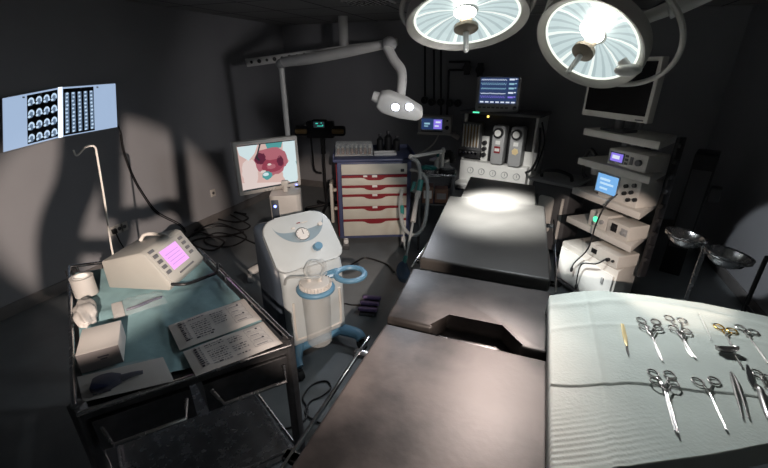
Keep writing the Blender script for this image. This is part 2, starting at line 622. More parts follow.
# ----------------------------------------------------------- ceiling pendant
pc = ony(343, 20, 4.6)
pend = thing('ceiling_pendant', (pc.x, 4.6, 0), 'grey ceiling column carrying a horizontal beam with round sockets', 'ceiling pendant')
zb = ony(343, 50, 4.6).z
mb().use('white').cyl((pc.x, 4.6, ZC), (pc.x, 4.6, zb), 0.055, n=24).build('column', pend)
e0, e1 = ony(246, 63, 3.9), ony(397, 42, 5.0)
mid = (e0 + e1) / 2
dx = (e1 - e0).normalized()
zz = V((0, 0, 1)) - dx * dx.z
zz.normalize()
BX = basis(dx, zz.cross(dx), zz, mid)
Lb = (e1 - e0).length
bm_ = mb(None, BX).use('white').box((0, 0, 0), (Lb, 0.09, 0.085), 0.01).build('beam', pend)
b = mb(None, BX).use('black')
for k in range(9):
    q = -Lb / 2 + 0.06 + k * 0.085
    b.cyl((q, -0.043, 0), (q, -0.05, 0), 0.022 if k % 2 else 0.016, n=14)
b.build('gas_sockets', bm_)

vp = [onz(x, y, ZC - 0.012) for x, y in ((350, 4), (394, 4))]
vent = thing('ceiling_vent', ((vp[0].x + vp[1].x) / 2, vp[0].y, ZC - 0.012), 'perforated pale ceiling vent beside the pendant column', 'vent')
b = mb(vent).use('white')
b.box((0, 0, 0.006), (0.42, 0.3, 0.012), 0.003)
b.use('black')
for i in range(9):
    for j in range(6):
        b.box((-0.18 + i * 0.045 + random.uniform(-0.008, 0.008), -0.12 + j * 0.047, -0.001), (0.022, 0.026, 0.003))
b.build('grille', vent)

# --------------------------------------------- led examination lamp on a stand
lp = V((-2.06, 2.92, 0))
exl = thing('examination_lamp', lp, 'white examination lamp with jointed arm and two bright lights, on a tall pole', 'examination lamp')
jt = ony(281, 64, 3.3)
lpz = V((jt.x, jt.y, 0))
exl.location = lpz
mb().use('white').cyl((jt.x, jt.y, 0.06), (jt.x, jt.y, jt.z - 0.03), 0.026).cyl((jt.x, jt.y, 0.9), (jt.x, jt.y, 1.0), 0.032).build('pole', exl)
b = mb().use('grey')
for k in range(5):
    a = 2 * math.pi * k / 5 + 0.3
    b.tube([(jt.x, jt.y, 0.09), (jt.x + 0.1 * math.cos(a), jt.y + 0.1 * math.sin(a), 0.085), (jt.x + 0.2 * math.cos(a), jt.y + 0.2 * math.sin(a), 0.06)], 0.02, 8)
    b.ball((jt.x + 0.19 * math.cos(a), jt.y + 0.19 * math.sin(a), 0.028), 0.028)
b.build('star_base', exl)
j2 = ony(388, 44, 3.05)
arm = mb().use('white')
arm.tube([jt + V((0, 0, -0.02)), jt + V((0.03, 0, 0.015)), (jt * 0.7 + j2 * 0.3), (jt * 0.3 + j2 * 0.7), j2], lambda t: 0.028 + 0.018 * math.sin(t * math.pi), 12, 5)
arm = arm.build('arm', exl)
b = mb().use('grey').ball(jt, 0.048, (1, 1, 0.9)).ball(j2 + V((0.01, 0, 0)), 0.058, (1, 1, 0.9))
build_each(b, 'joint', arm)
j3 = ony(394, 60, 3.0)
j4 = ony(402, 82, 2.93)
j5 = ony(400, 100, 2.88)
mb().use('white').tube([j2 + V((0, -0.02, -0.02)), j3, ony(401, 70, 2.97), j4, j5], 0.036, 12).build('forearm', exl)
hp = ony(398, 107, 2.85)
hd = V((-hp.x * 0.35, -hp.y * 0.5, -0.75)).normalized()   # towards the table, down
hx = V((1, 0.3, -0.42)).normalized()
hx = (hx - hd * hx.dot(hd)).normalized()
HX = basis(hx, hd.cross(hx), hd, hp)
b = mb(None, HX).use('white')
b.prism([(-0.16, -0.05), (-0.10, -0.085), (0.04, -0.08), (0.17, -0.05), (0.2, 0.0), (0.17, 0.05), (0.04, 0.08), (-0.10, 0.085), (-0.16, 0.05)], -0.06, 0.03, bev=0.022, seg=3)
b.use('white').cyl((-0.1, 0, -0.02), (-0.2, 0, -0.03), 0.05, 0.035)
head = b.build('lamp_head', exl)
b = mb(None, HX).use('led')
e1_ = HX.inverted() @ ony(394, 115, 2.72)
e2_ = HX.inverted() @ ony(408, 117, 2.72)
for e in (e1_, e2_):
    b.cyl((e.x, e.y, 0.028), (e.x, e.y, 0.04), 0.027, n=16)
b.build('light', head)
b = mb(None, HX).use('grey_dk')
b.use('grey').torus((e1_.x, e1_.y, 0.032), 0.031, 0.004).torus((e2_.x, e2_.y, 0.032), 0.031, 0.004)
build_each(b, 'light_bezel', head)

# --------------------------------------------------- x-ray viewers on the wall
XW = XL + 0.05
c = {k: onx(x, y, XW) for k, (x, y) in dict(a=(2, 98), b=(59.5, 87), c=(115.5, 83), d=(3, 153), e=(60, 138), f=(117.5, 127.5)).items()}


def viewer(tl, tr, bl_, br, label, cord, film_at, flip):
    ctr = (tl + tr + bl_ + br) / 4
    root = thing('xray_viewer', (XW, ctr.y, ctr.z), label, 'x-ray viewer', 0, 'x-ray viewers on the left wall')
    b = mb().use('grey')

    def P(u, v, d=0.0):
        q = tl.lerp(tr, u).lerp(bl_.lerp(br, u), v)
        return V((XW + d, q.y, q.z))
    cs = [P(0, 0), P(1, 0), P(1, 1), P(0, 1)]
    fr = [ctr + (p - ctr) * 1.0 for p in cs]
    bk = [V((XL + 0.001, p.y, p.z)) for p in fr]
    ft = [V((XW - 0.001, p.y, p.z)) for p in fr]
    b.add(bk + ft, [(0, 1, 2, 3), (4, 5, 6, 7), (0, 1, 5, 4), (1, 2, 6, 5), (2, 3, 7, 6), (3, 0, 4, 7)])
    b.build('casing', root)
    mb().use('panel_lit').poly([P(0.005, 0.01, 0.002), P(0.995, 0.01, 0.002), P(0.995, 0.985, 0.002), P(0.005, 0.985, 0.002)]).build('light_panel', root)
    k = mb().use('steel_dark')
    for u in (0.34, 0.64):
        k.box(P(u, 0.06, 0.006), (0.006, 0.012, 0.01))
    k.build('film_clip', root)
    if cord:
        pts = [onx(x, y, XL + 0.02) for x, y in ((117, 124), (121, 133), (124, 150), (133, 175), (145, 196), (158, 212), (180, 224), (186, 232))]
        mb().use('black').tube(pts, 0.006, 6).tube([p + V((0, -0.012, -0.012)) for p in pts[1:]], 0.005, 6).build('power_cord', root)
    return P


Pl = viewer(c['a'], c['b'], c['d'], c['e'], 'left x-ray light box, holding a film with four rows of curved dark scans', False, None, False)
Pr = viewer(c['b'], c['c'], c['e'], c['f'], 'right x-ray light box with a power cord, holding a film of five scan columns', True, None, False)
# films: light coming through from the box is painted as glowing patches
b = mb().use('film')
u0, u1, v0, v1 = 0.40, 0.955, 0.04, 0.955
b.poly([Pl(u0, v0, 0.004), Pl(u1, v0, 0.004), Pl(u1, v1, 0.004), Pl(u0, v1, 0.004)])


def blot(b, P, cu, cv, ru, rv, d, n=10, jit=0.25):
    b.poly([P(cu + ru * math.cos(2 * math.pi * i / n) * random.uniform(1 - jit, 1), cv + rv * math.sin(2 * math.pi * i / n) * random.uniform(1 - jit, 1), d) for i in range(n)])


for r_ in range(4):
    for s_ in range(4):
        cu = u0 + (s_ + 0.5) * (u1 - u0) / 4
        cv = v0 + (r_ + 0.55) * (v1 - v0) / 4
        n = 9
        b.use('film_mid')
        blot(b, Pl, cu, cv + 0.015, 0.055, 0.075, 0.0045)
        b.use('film_hot')
        # an arch with a lit core
        for t in range(n):
            a0, a1 = math.pi * (0.95 + 1.25 * t / n), math.pi * (0.95 + 1.25 * (t + 1) / n)
            b.poly([Pl(cu + 0.056 * math.cos(a0), cv + 0.075 * math.sin(a0), 0.005), Pl(cu + 0.056 * math.cos(a1), cv + 0.075 * math.sin(a1), 0.005),
                    Pl(cu + 0.03 * math.cos(a1), cv + 0.035 * math.sin(a1), 0.005), Pl(cu + 0.03 * math.cos(a0), cv + 0.035 * math.sin(a0), 0.005)])
        blot(b, Pl, cu - 0.035, cv + 0.05, 0.03, 0.03, 0.0052)
        if r_ % 2 == s_ % 2:
            blot(b, Pl, cu + 0.045, cv + 0.035, 0.028, 0.022, 0.0053)
tag(b.build('xray_film'), 'black film with four rows of curved bright scans on the left x-ray light box', 'x-ray film')
b = mb().use('film')
u0, u1, v0, v1 = 0.05, 0.57, 0.04, 0.965
b.poly([Pr(u0, v0, 0.004), Pr(u1, v0, 0.004), Pr(u1, v1, 0.004), Pr(u0, v1, 0.004)])
for k in range(5):
    cu = u0 + (k + 0.5) * (u1 - u0) / 5 + 0.008
    b.use('film_mid')
    b.poly([Pr(cu - 0.032, v0 + 0.08, 0.0045), Pr(cu + 0.034, v0 + 0.08, 0.0045), Pr(cu + 0.036, v1 - 0.04, 0.0045), Pr(cu - 0.03, v1 - 0.04, 0.0045)])
    b.use('film_hot')
    for q in range(11):
        cv = v0 + 0.1 + q * (v1 - v0 - 0.16) / 10
        blot(b, Pr, cu + random.uniform(-0.006, 0.006), cv, 0.026, 0.026, 0.005, 8, 0.35)
tag(b.build('xray_film'), 'black film with five upright columns of scans on the right x-ray light box', 'x-ray film')
mb_gap = mb().use('gap_lit')
mb_gap.poly([Pl(0.965, 0.0, 0.0035), Pr(0.04, 0.0, 0.0035), Pr(0.04, 0.99, 0.0035), Pl(0.965, 0.99, 0.0035)])
par = [o for o in bpy.data.objects if o.name.startswith('xray_viewer')][0]
tag(mb_gap.build('bare_light_strip', par), 'bare bright strip between the films')

for x, y, lab in ((113, 231, 'wall socket with a black plug, lowest beside the drip hook'), (119, 228.5, 'bare white wall socket between the plugged one and another bare one'), (124, 226.5, 'bare white wall socket nearest the grey control unit'), (213, 193, 'small wall socket left of the surgery screen')):
    p = onx(x, y, XL + 0.006)
    s = thing('wall_socket', p, lab, 'wall socket', 0, 'sockets on the left wall')
    mb(s).use('offwhite').box((0, 0, 0), (0.012, 0.075, 0.085), 0.004).build('plate', s)
    if 'plug' in lab and 'black' in lab:
        mb(s).use('black').box((0.02, 0, 0), (0.03, 0.045, 0.05), 0.01).tube([(0.03, 0, -0.01), (0.05, 0.0, -0.09), (0.04, 0.03, -0.2), (0.02, 0.05, -0.32)], 0.006, 6).build('plug', s)
    else:
        mb(s).use('grey_dk').cyl((0.006, 0, 0), (0.008, 0, 0), 0.018, n=14).build('socket_hole', s)

# ------------------------------------------------------ equipment trolley
TZ = 0.85
tA, tB, tC, tD = onz(77, 414, TZ), onz(291, 345, TZ), onz(200, 254, TZ), onz(71, 272, TZ)
tc = (tA + tB + tC + tD) / 4


def tr(s, t, z=TZ):
    """s along the near edge, t towards the far edge"""
    p = tA.lerp(tB, s).lerp(tD.lerp(tC, s), t)
    return V((p.x, p.y, z))


trol = thing('equipment_trolley', (tc.x, tc.y, 0), 'dark steel instrument trolley under a teal cloth with two drawers and lower tray', 'trolley')


def slab(b, s0, s1, t0, t1, z0, z1):
    q = [tr(s0, t0), tr(s1, t0), tr(s1, t1), tr(s0, t1)]
    vs = [V((p.x, p.y, z0)) for p in q] + [V((p.x, p.y, z1)) for p in q]
    return b.add(vs, [(0, 3, 2, 1), (4, 5, 6, 7), (0, 1, 5, 4), (1, 2, 6, 5), (2, 3, 7, 6), (3, 0, 4, 7)])


slab(mb().use('steel_dark'), 0, 1, 0, 1, TZ - 0.03, TZ - 0.006).build('tray_top', trol)
b = mb().use('steel')
for (s0, t0), (s1, t1) in (((0, 0), (1, 0)), ((1, 0), (1, 1)), ((1, 1), (0, 1)), ((0, 1), (0, 0))):
    lift = 0.028 if not (t0 == 0 and t1 == 0) else 0.0
    b.cyl(tr(s0, t0, TZ + lift), tr(s1, t1, TZ + lift), 0.008, n=10)
    if lift:
        for q in (0.05, 0.35, 0.65, 0.95):
            p = tr(s0 + (s1 - s0) * q, t0 + (t1 - t0) * q, TZ)
            b.cyl(p + V((0, 0, -0.02)), p + V((0, 0, lift)), 0.006, n=8)
b.build('guard_rail', trol)
for s, t in ((0.005, 0.02), (0.995, 0.02), (0.995, 0.98), (0.005, 0.98)):
    p = tr(s, t)
    lg = mb().use('steel_dark').box((p.x, p.y, TZ / 2 + 0.03), (0.036, 0.036, TZ - 0.02), 0.005).build('leg', trol)
    b = mb().use('rubber').cyl((p.x - 0.012, p.y, 0.04), (p.x + 0.012, p.y, 0.04), 0.04)
    b.use('steel').box((p.x, p.y, 0.07), (0.04, 0.03, 0.03), 0.004)
    b.build('caster', lg)
for s0, s1 in ((0.04, 0.46), (0.52, 0.96)):
    b = mb().use('steel_dark')
    slab(b, s0, s1, -0.012, 0.75, TZ - 0.15, TZ - 0.035)
    dr = b.build('drawer', trol)
    b = mb().use('steel')
    hs = [tr(s0 + 0.03, -0.02, TZ - 0.06), tr(s0 + 0.06, -0.075, TZ - 0.085), tr(s1 - 0.06, -0.075, TZ - 0.085), tr(s1 - 0.03, -0.02, TZ - 0.06)]
    b.tube(hs, 0.007, 8, 1)
    b.build('handle', dr)
b = mb().use('steel')
slab(b, 0.02, 0.98, 0.03, 0.97, 0.27, 0.285)
for (s0, t0), (s1, t1) in (((0.02, 0.03), (0.98, 0.03)), ((0.98, 0.03), (0.98, 0.97)), ((0.98, 0.97), (0.02, 0.97)), ((0.02, 0.97), (0.02, 0.03))):
    b.cyl(tr(s0, t0, 0.32), tr(s1, t1, 0.32), 0.007, n=8)
b.build('lower_tray', trol)

# the cloth: lies on the tray, wrinkled
CZ = TZ + 0.003


def clothpt(u, v):
    p = tr(0.03 + 0.94 * u, 0.045 + 0.93 * v)
    w = 0.0022 * (math.sin(u * 23 + v * 9) + math.sin(v * 31 - u * 13) * 0.8)
    w += 0.004 * math.exp(-((u - 0.42 - 0.15 * v) * 34) ** 2) + 0.004 * math.exp(-((v - 0.5 - 0.1 * u) * 30) ** 2) + 0.003 * math.exp(-((u + v - 0.9) * 30) ** 2)
    return V((p.x, p.y, CZ + min(0.0075, max(0, w))))


o = mb().use('cloth').grid(clothpt, 70, 70)
tag(o.build('trolley_cloth', sharp=180), 'creased teal surgical cloth spread over the equipment trolley', 'cloth')
IZ = CZ + 0.009

# control unit with a magenta screen
cu = [onz(x, y, IZ) for x, y in ((109, 288), (170, 291), (197, 262))]
ctr = (cu[0] + cu[2]) / 2
# local x along the long left side seen in the picture, y towards the screen side
ax = (cu[1] - cu[0])
wid = ax.length
ax.normalize()
ay = V((-ax.y, ax.x, 0))
UX = basis(ax, ay, V((0, 0, 1)), V((cu[0].x, cu[0].y, IZ)))
cun = thing('control_unit', (cu[0] + ax * wid / 2 + ay * 0.14), 'cream control unit with a slanted magenta screen on the teal cloth', 'medical device')
dep = (cu[2] - cu[1]).dot(ay)
dep = max(0.2, dep)
HH = 0.165
# profile in x-z: slanted front at +x
prof = [(0, 0), (wid, 0), (wid + 0.012, 0.03), (wid - 0.075, HH + 0.005), (wid - 0.095, HH + 0.012), (0.0, HH - 0.035)]
PX = UX @ basis(V((1, 0, 0)), V((0, 0, 1)), V((0, -1, 0)), V((0, 0, 0)))
mb(None, PX).use('unit').prism(prof, -dep, 0, bev=0.007).build('housing', cun)
f0, f1 = V((wid + 0.012, 0, 0.03)), V((wid - 0.075, 0, HH + 0.005))
fd = (f1 - f0)
fl = fd.length
fd.normalize()
fn = V((fd.z, 0, -fd.x))
FX = UX @ basis(V((0, 1, 0)), fd, fn, f0 + V((0, 0, 0)) + fn * 0.0008)
b = mb(None, FX).use('unit').box((dep / 2, fl / 2, 0.001), (dep * 0.92, fl * 0.92, 0.006), 0.003)
face = b.build('front_panel', cun)
b = mb(None, FX)
b.use('magenta').box((dep * 0.46, fl * 0.55, 0.004), (dep * 0.44, fl * 0.6, 0.004))
b.use('magenta_d')
for k in range(4):
    b.box((dep * 0.46, fl * (0.38 + 0.1 * k), 0.0062), (dep * 0.34, fl * 0.02, 0.0008))
b.build('screen', cun)
b = mb(None, FX).use('grey_dk')
for k in range(4):
    b.box((dep * 0.13, fl * (0.3 + 0.17 * k), 0.005), (dep * 0.1, fl * 0.1, 0.006), 0.002)
    b.box((dep * 0.82, fl * (0.36 + 0.16 * k), 0.005), (dep * 0.1, fl * 0.09, 0.006), 0.002)
b.box((dep * 0.13, fl * 0.97, 0.003), (dep * 0.12, fl * 0.08, 0.004))
b.box((dep * 0.5, fl * 0.1, 0.005), (dep * 0.4, fl * 0.05, 0.004), 0.001)
b.build('button', cun)
pts = [onz(170, 284, IZ + 0.03), onz(186, 284, IZ + 0.025), onz(206, 277, IZ + 0.01), onz(217, 272, IZ + 0.036), tr(1.0, 0.72, TZ + 0.046), tr(1.03, 0.725, TZ + 0.02), tr(1.035, 0.73, TZ - 0.04)]
mb().use('black').tube(pts, 0.007, 8).build('cable', cun)
mb().use('offwhite').tube([UX @ V((0.05, dep * 0.7, HH - 0.02)), UX @ V((0.08, dep * 0.72, HH + 0.01)), UX @ V((0.16, dep * 0.72, HH + 0.012)), UX @ V((0.2, dep * 0.7, HH))], 0.008, 8).build('carry_handle', cun)

# drip pole with a hook clipped to the far rail
ip = onz(113, 253, TZ)
it = onx(96, 147, ip.x)
ip = V((tr(0.08, 1.0).x, tr(0.08, 1.0).y, TZ - 0.05))
d = sight(95, 147)
t = math.hypot(ip.x, ip.y) / math.hypot(d.x, d.y)
top = V((d.x * t, d.y * t, EYE + d.z * t))
foot = sight(112, 250)
t = math.hypot(ip.x, ip.y) / math.hypot(foot.x, foot.y)
foot = V((foot.x * t, foot.y * t, EYE + foot.z * t))
base = V((foot.x, foot.y, TZ - 0.05))
dp = thing('drip_pole', base, 'thin white drip pole with a curled hook behind the grey control unit', 'drip pole')


def atr(x, y, t=t):
    q = sight(x, y)
    k = math.hypot(foot.x, foot.y) / math.hypot(q.x, q.y)
    return V((q.x * k, q.y * k, EYE + q.z * k))


mb().use('offwhite').tube([base, foot, atr(104, 197), atr(96, 149)], 0.0045, 8).build('pole', dp)
mb().use('offwhite').tube([atr(96, 149), atr(93, 146), atr(85, 147.5), atr(80, 153), atr(76, 155.5), atr(73.5, 150)], 0.0045, 8).build('hook', dp)
b = mb().use('steel_dark').box(base + V((0, 0, 0.03)), (0.05, 0.04, 0.06), 0.008)
b.build('rail_clamp', dp)

# roll of tape
tp = onz(87, 294, IZ)
t_ = thing('tape_roll', tp, 'upright white roll of tape at the back left of the trolley', 'tape roll')
mb(t_).use('tape').lathe([(0.03, 0), (0.042, 0), (0.042, 0.085), (0.03, 0.085), (0.03, 0)], 32).build('tape', t_)
mb(t_).use('white').lathe([(0.026, 0), (0.03, 0), (0.03, 0.087), (0.026, 0.087), (0.026, 0)], 24).build('core', t_)
# crumpled gloves
gp = onz(88, 318, IZ)
gd = onz(85, 302, IZ) - onz(88, 330, IZ)
bm = bmesh.new()
bmesh.ops.create_icosphere(bm, subdivisions=4, radius=1)
for v in bm.verts:
    n_ = v.co.copy()
    k = 1 + 0.10 * math.sin(n_.x * 6 + n_.z * 5) + 0.08 * math.sin(n_.y * 9 - n_.z * 4) + 0.035 * math.sin(n_.x * 15 + n_.y * 12)
    v.co = V((n_.x * 0.036 * k, n_.y * 0.10 * k, (n_.z * k + 1.0) * 0.03))
    v.co.z = max(0.0005, v.co.z)
b = mb(None, T3(gp.x, gp.y, IZ) @ Matrix.Rotation(math.atan2(-gd.x, gd.y), 4, 'Z')).use('tape')
b.from_bm(bm)
tag(b.build('crumpled_gauze', sharp=180), 'crumpled white gauze bundle between the tape roll and the carton', 'gauze')
# carton
k0, k1, k2 = onz(82, 374, IZ), onz(124, 362, IZ), onz(113, 350, IZ)
ax = (k1 - k0)
w_ = ax.length
ax.normalize()
ay = V((-ax.y, ax.x, 0))
KX = basis(ax, ay, V((0, 0, 1)), V((k0.x, k0.y, IZ)))
ca = thing('carton', k0 + ax * w_ / 2 + ay * 0.06, 'closed pale carton with a grey front face on the trolley corner', 'box')
mb(None, KX).use('carton').box((w_ / 2, 0.075, 0.036), (w_, 0.15, 0.072), 0.002).build('box', ca)
b = mb(None, KX).use('carton_gr').box((w_ / 2, -0.001, 0.036), (w_ * 0.985, 0.002, 0.068))
f_ = b.build('front_face', ca)
mb(None, KX).use('print').box((w_ / 2 + 0.01, -0.0024, 0.045), (0.03, 0.0008, 0.005)).box((w_ / 2 + 0.01, -0.0024, 0.036), (0.018, 0.0008, 0.004)).build('printed_mark', f_)


def quad_items(px, z):
    return [onz(x, y, z) for x, y in px]


def sheet(b, q, nx=16, ny=10, puff=0.0, z=0.0, wr=0.0):
    def fn(u, v):
        p = q[0].lerp(q[1], u).lerp(q[3].lerp(q[2], u), v)
        h = puff * (math.sin(math.pi * u) * math.sin(math.pi * v)) ** 0.6 if puff else 0
        h += wr * (math.sin(u * 19 + v * 5) * math.sin(v * 14 - u * 6) + 1) * (1 if 0 < u < 1 and 0 < v < 1 else 0)
        return p + V((0, 0, z + h))
    return b.grid(fn, nx, ny)


# clear pouch with a dark brush
q = quad_items(((83, 402), (174, 381), (163, 357), (77, 377)), IZ)
pch = thing('sterile_pouch', (q[0] + q[2]) / 2, 'large clear pouch holding a dark blue brush at the near trolley corner', 'sterile pouch')
b = mb().use('paper')
sheet(b, q)
b.build('paper_back', pch)
b = mb().use('pouch')
sheet(b, q, 30, 20, 0.037, 0.001, 0.0012)
b.build('clear_front', pch)
g0, g1, g2 = onz(91, 386, IZ + 0.014), onz(122, 378, IZ + 0.014), onz(143, 372, IZ + 0.012)
br = thing('scrub_brush', (g0 + g1) / 2 - V((0, 0, 0.014)), 'dark blue scrub brush sealed in the large clear pouch', 'brush')
b = mb().use('tool_bl')
dirv = (g1 - g0).normalized()
sd = V((-dirv.y, dirv.x, 0))
BXm = basis(dirv, sd, V((0, 0, 1)), g0)
L_ = (g1 - g0).length
b = mb(None, BXm).use('tool_bl').prism([(0, -0.024), (0.02, -0.034), (L_ - 0.03, -0.032), (L_, -0.013), (L_, 0.013), (L_ - 0.03, 0.032), (0.02, 0.034), (0, 0.024)], -0.011, 0.011, bev=0.006)
b.build('head', br)
mb().use('tool_bl').tube([g1, (g1 + g2) / 2 + V((0, 0, 0.002)), g2], lambda t: 0.012 - 0.006 * t, 10, 5).build('handle', br)
b = mb(None, BXm).use('tool_bl')
for k in range(10):
    for j in range(6):
        x_, y_ = 0.012 + k * (L_ - 0.035) / 10, -0.027 + j * 0.0108
        b.cyl((x_ - 0.004, y_, -0.011), (x_ + random.uniform(-0.006, 0.006), y_, -0.0135), 0.003, n=6)
b.build('bristles', br)
# small pouch with dark forceps
q = quad_items(((114, 320), (168, 303), (162, 291), (111, 304)), IZ)
p2 = thing('sterile_pouch', (q[0] + q[2]) / 2, 'small clear pouch with a dark tool lying in front of the control unit', 'sterile pouch')
b = mb().use('pouch')
sheet(b, q, 24, 14, 0.02, 0.001, 0.003)
b.build('clear_front', p2)
b = mb().use('paper')
b.poly([q[0].lerp(q[1], u) + V((0, 0, 0.0005)) if v == 0 else q[3].lerp(q[2], u) + V((0, 0, 0.0005)) for u, v in ((0, 0), (0.2, 0), (0.2, 1), (0, 1))])
b.build('paper_end', p2)
g = [onz(x, y, IZ + 0.009) for x, y in ((126, 310), (138, 306), (150, 301), (162, 297))]
b = mb().use('tool_bl').tube(g, lambda t: 0.0075 - 0.003 * abs(2 * t - 1), 8)
tag(b.build('probe'), 'thin dark probe inside the small clear pouch', 'instrument')


# printed peel packs
def peel(px, label):
    q = quad_items(px, IZ)
    root = thing('peel_pack', (q[0] + q[2]) / 2, label, 'sterile pack', 0, 'printed peel packs on the teal cloth')
    b = mb().use('paper')

    def fn(u, v, h=0.0):
        p = q[0].lerp(q[1], u).lerp(q[3].lerp(q[2], u), v)
        edge = min(u, v, 1 - u, 1 - v)
        return p + V((0, 0, 0.002 + 0.007 * min(1, edge * 7) + 0.0012 * math.sin(u * 9 + v * 4) + h))
    b.grid(fn, 24, 16)
    b.build('packet', root)
    k = mb()

    def bar(u0_, u1_, v0_, v1_, key='print', h=0.0012):
        k.use(key)
        n = max(1, int((u1_ - u0_) * 20))
        for i in range(n):
            a, c_ = u0_ + (u1_ - u0_) * i / n, u0_ + (u1_ - u0_) * (i + 1) / n
            k.poly([fn(a, v0_, h), fn(c_, v0_, h), fn(c_, v1_, h), fn(a, v1_, h)])
    # bold title down the left end, columns of lines, a boxed table
    v = 0.14
    while v < 0.9:
        s_ = random.choice((0.03, 0.05, 0.07))
        bar(0.10, 0.10 + random.uniform(0.025, 0.045), v, min(0.92, v + s_))
        bar(0.155, 0.155 + random.uniform(0.015, 0.025), v + 0.01, min(0.92, v + s_), 'print_gr')
        v += s_ + 0.025
    for col in ((0.22, 0.44), (0.48, 0.66)):
        for r_ in range(10):
            if random.random() < 0.15:
                continue
            v = 0.12 + r_ * 0.078
            u_ = col[0]
            while u_ < col[1] - 0.02:
                w = random.uniform(0.012, 0.05)
                bar(u_, min(col[1], u_ + w), v, v + random.uniform(0.02, 0.04), random.choice(('print', 'print_gr', 'print_gr')))
                u_ += w + 0.012
    for r_ in range(4):
        v = 0.14 + r_ * 0.19
        bar(0.70, 0.92, v, v + 0.008, 'print_gr')
        bar(0.70, 0.92, v + 0.14, v + 0.148, 'print_gr')
        bar(0.70, 0.704, v, v + 0.148, 'print_gr')
        bar(0.916, 0.92, v, v + 0.148, 'print_gr')
        bar(0.73, 0.73 + random.uniform(0.05, 0.14), v + 0.04, v + 0.07, 'print_gr')
        if r_ in (1, 3):
            bar(0.84, 0.865, v + 0.05, v + 0.11, 'print')
    k.build('printing', root)


peel(((180, 351), (262, 320), (244, 299), (168, 326)), 'printed peel pack lying farther back, nearer the control unit')
peel(((196, 377), (283, 344), (263, 322), (183, 352)), 'printed peel pack at the near right edge of the trolley')

# -------------------------------------------------------- suction machine
SU = (-1.265, 1.87, 0)
SS = Matrix.Diagonal(V((1.14, 1.14, 0.98, 1)))
su = thing('suction_machine', SU, 'mobile suction unit with pale blue tilted control panel, gauge and blue canister rings', 'suction machine', R(58))
PYZ = basis(V((0, 1, 0)), V((0, 0, 1)), V((1, 0, 0)), V((0, 0, 0)))   # profile (y,z) pushed along x
W = 0.20
prof = [(-0.13, 0.13), (-0.125, 0.60), (-0.105, 0.66), (0.10, 0.87), (0.14, 0.87), (0.15, 0.13)]
b = mb(su, SS, PYZ).use('blue_pale').prism(prof, -W + 0.022, W - 0.02, bev=0.03, seg=4)
b.build('body', su)
prof2 = [(-0.095, 0.12), (-0.09, 0.60), (-0.075, 0.665), (0.095, 0.895), (0.165, 0.90), (0.18, 0.12)]
b = mb(su, SS, PYZ).use('blue_dk').prism(prof2, -W - 0.012, W + 0.0, bev=0.035, seg=4)
b.build('rear_shell', su)
# sloped face frame: origin at the lower front of the slope
s0, s1 = V((0, -0.10, 0.655)), V((0, 0.112, 0.90))
sd = (s1 - s0).normalized()
sn = V((0, sd.z, -sd.y))
sn = V((0, -sd.z, sd.y))
PF = basis(V((1, 0, 0)), sd, sn, s0)
SL = (s1 - s0).length


def rrect(w, h, r, n=6, top=None):
    pts = []
    for (cx, cy, a, rr) in ((w / 2, 0, -90, r), (w / 2, h, 0, top or r), (-w / 2, h, 90, top or r), (-w / 2, 0, 180, r)):
        sx = -1 if cx > 0 else 1
        sy = 1 if cy == 0 else -1
        for k in range(n + 1):
            t = R(a + 90 * k / n)
            pts.append((cx + sx * rr + rr * math.cos(t), cy + sy * rr + rr * math.sin(t)))
    return pts


b = mb(su, SS, PF).use('blue_pale').prism(rrect(0.385, SL + 0.01, 0.05, 6, 0.09), 0.0, 0.032, bev=0.01, seg=3)
pan = b.build('control_panel', su)
b = mb(su, SS, PF).use('grey')
b = mb(su, SS, PF).use('recess')


def cres(u, v, d=0.0335):
    t = math.pi * (1.02 + 0.96 * u)
    r_ = 0.155 - 0.075 * v * math.sin(math.pi * u) ** 0.7
    return V((0.01 + 0.15 * math.cos(t), SL * 0.93 + r_ * math.sin(t), d))


b.grid(cres, 24, 3)
b.build('recess', pan)
b = mb(su, SS, PF).use('chrome').cyl((0.0, SL * 0.60, 0.03), (0.0, SL * 0.60, 0.055), 0.042, 0.04, 28)
b.use('white').cyl((0.0, SL * 0.60, 0.055), (0.0, SL * 0.60, 0.057), 0.035, n=28)
b.use('print').box((0.004, SL * 0.60 + 0.012, 0.058), (0.003, 0.03, 0.001))
for k in range(9):
    t = R(-40 + k * 32)
    b.box((0.03 * math.cos(t), SL * 0.60 + 0.03 * math.sin(t), 0.058), (0.003, 0.003, 0.001))
b.build('pressure_gauge', pan)
b = mb(su, SS, PF).use('blue_pl').cyl((0.055, SL * 0.30, 0.03), (0.055, SL * 0.30, 0.065), 0.026, 0.022, 20)
b.build('knob', pan)
b = mb(su, SS, PF).use('offwhite').cyl((0.125, SL * 0.72, 0.03), (0.125, SL * 0.72, 0.045), 0.013, n=14).box((-0.03, SL * 0.76, 0.034), (0.02, 0.012, 0.006), 0.002).box((0.045, SL * 0.83, 0.034), (0.035, 0.006, 0.003))
b.use('red').box((0.01, SL * 0.84, 0.034), (0.022, 0.005, 0.002))
build_each(b, 'switch', pan)
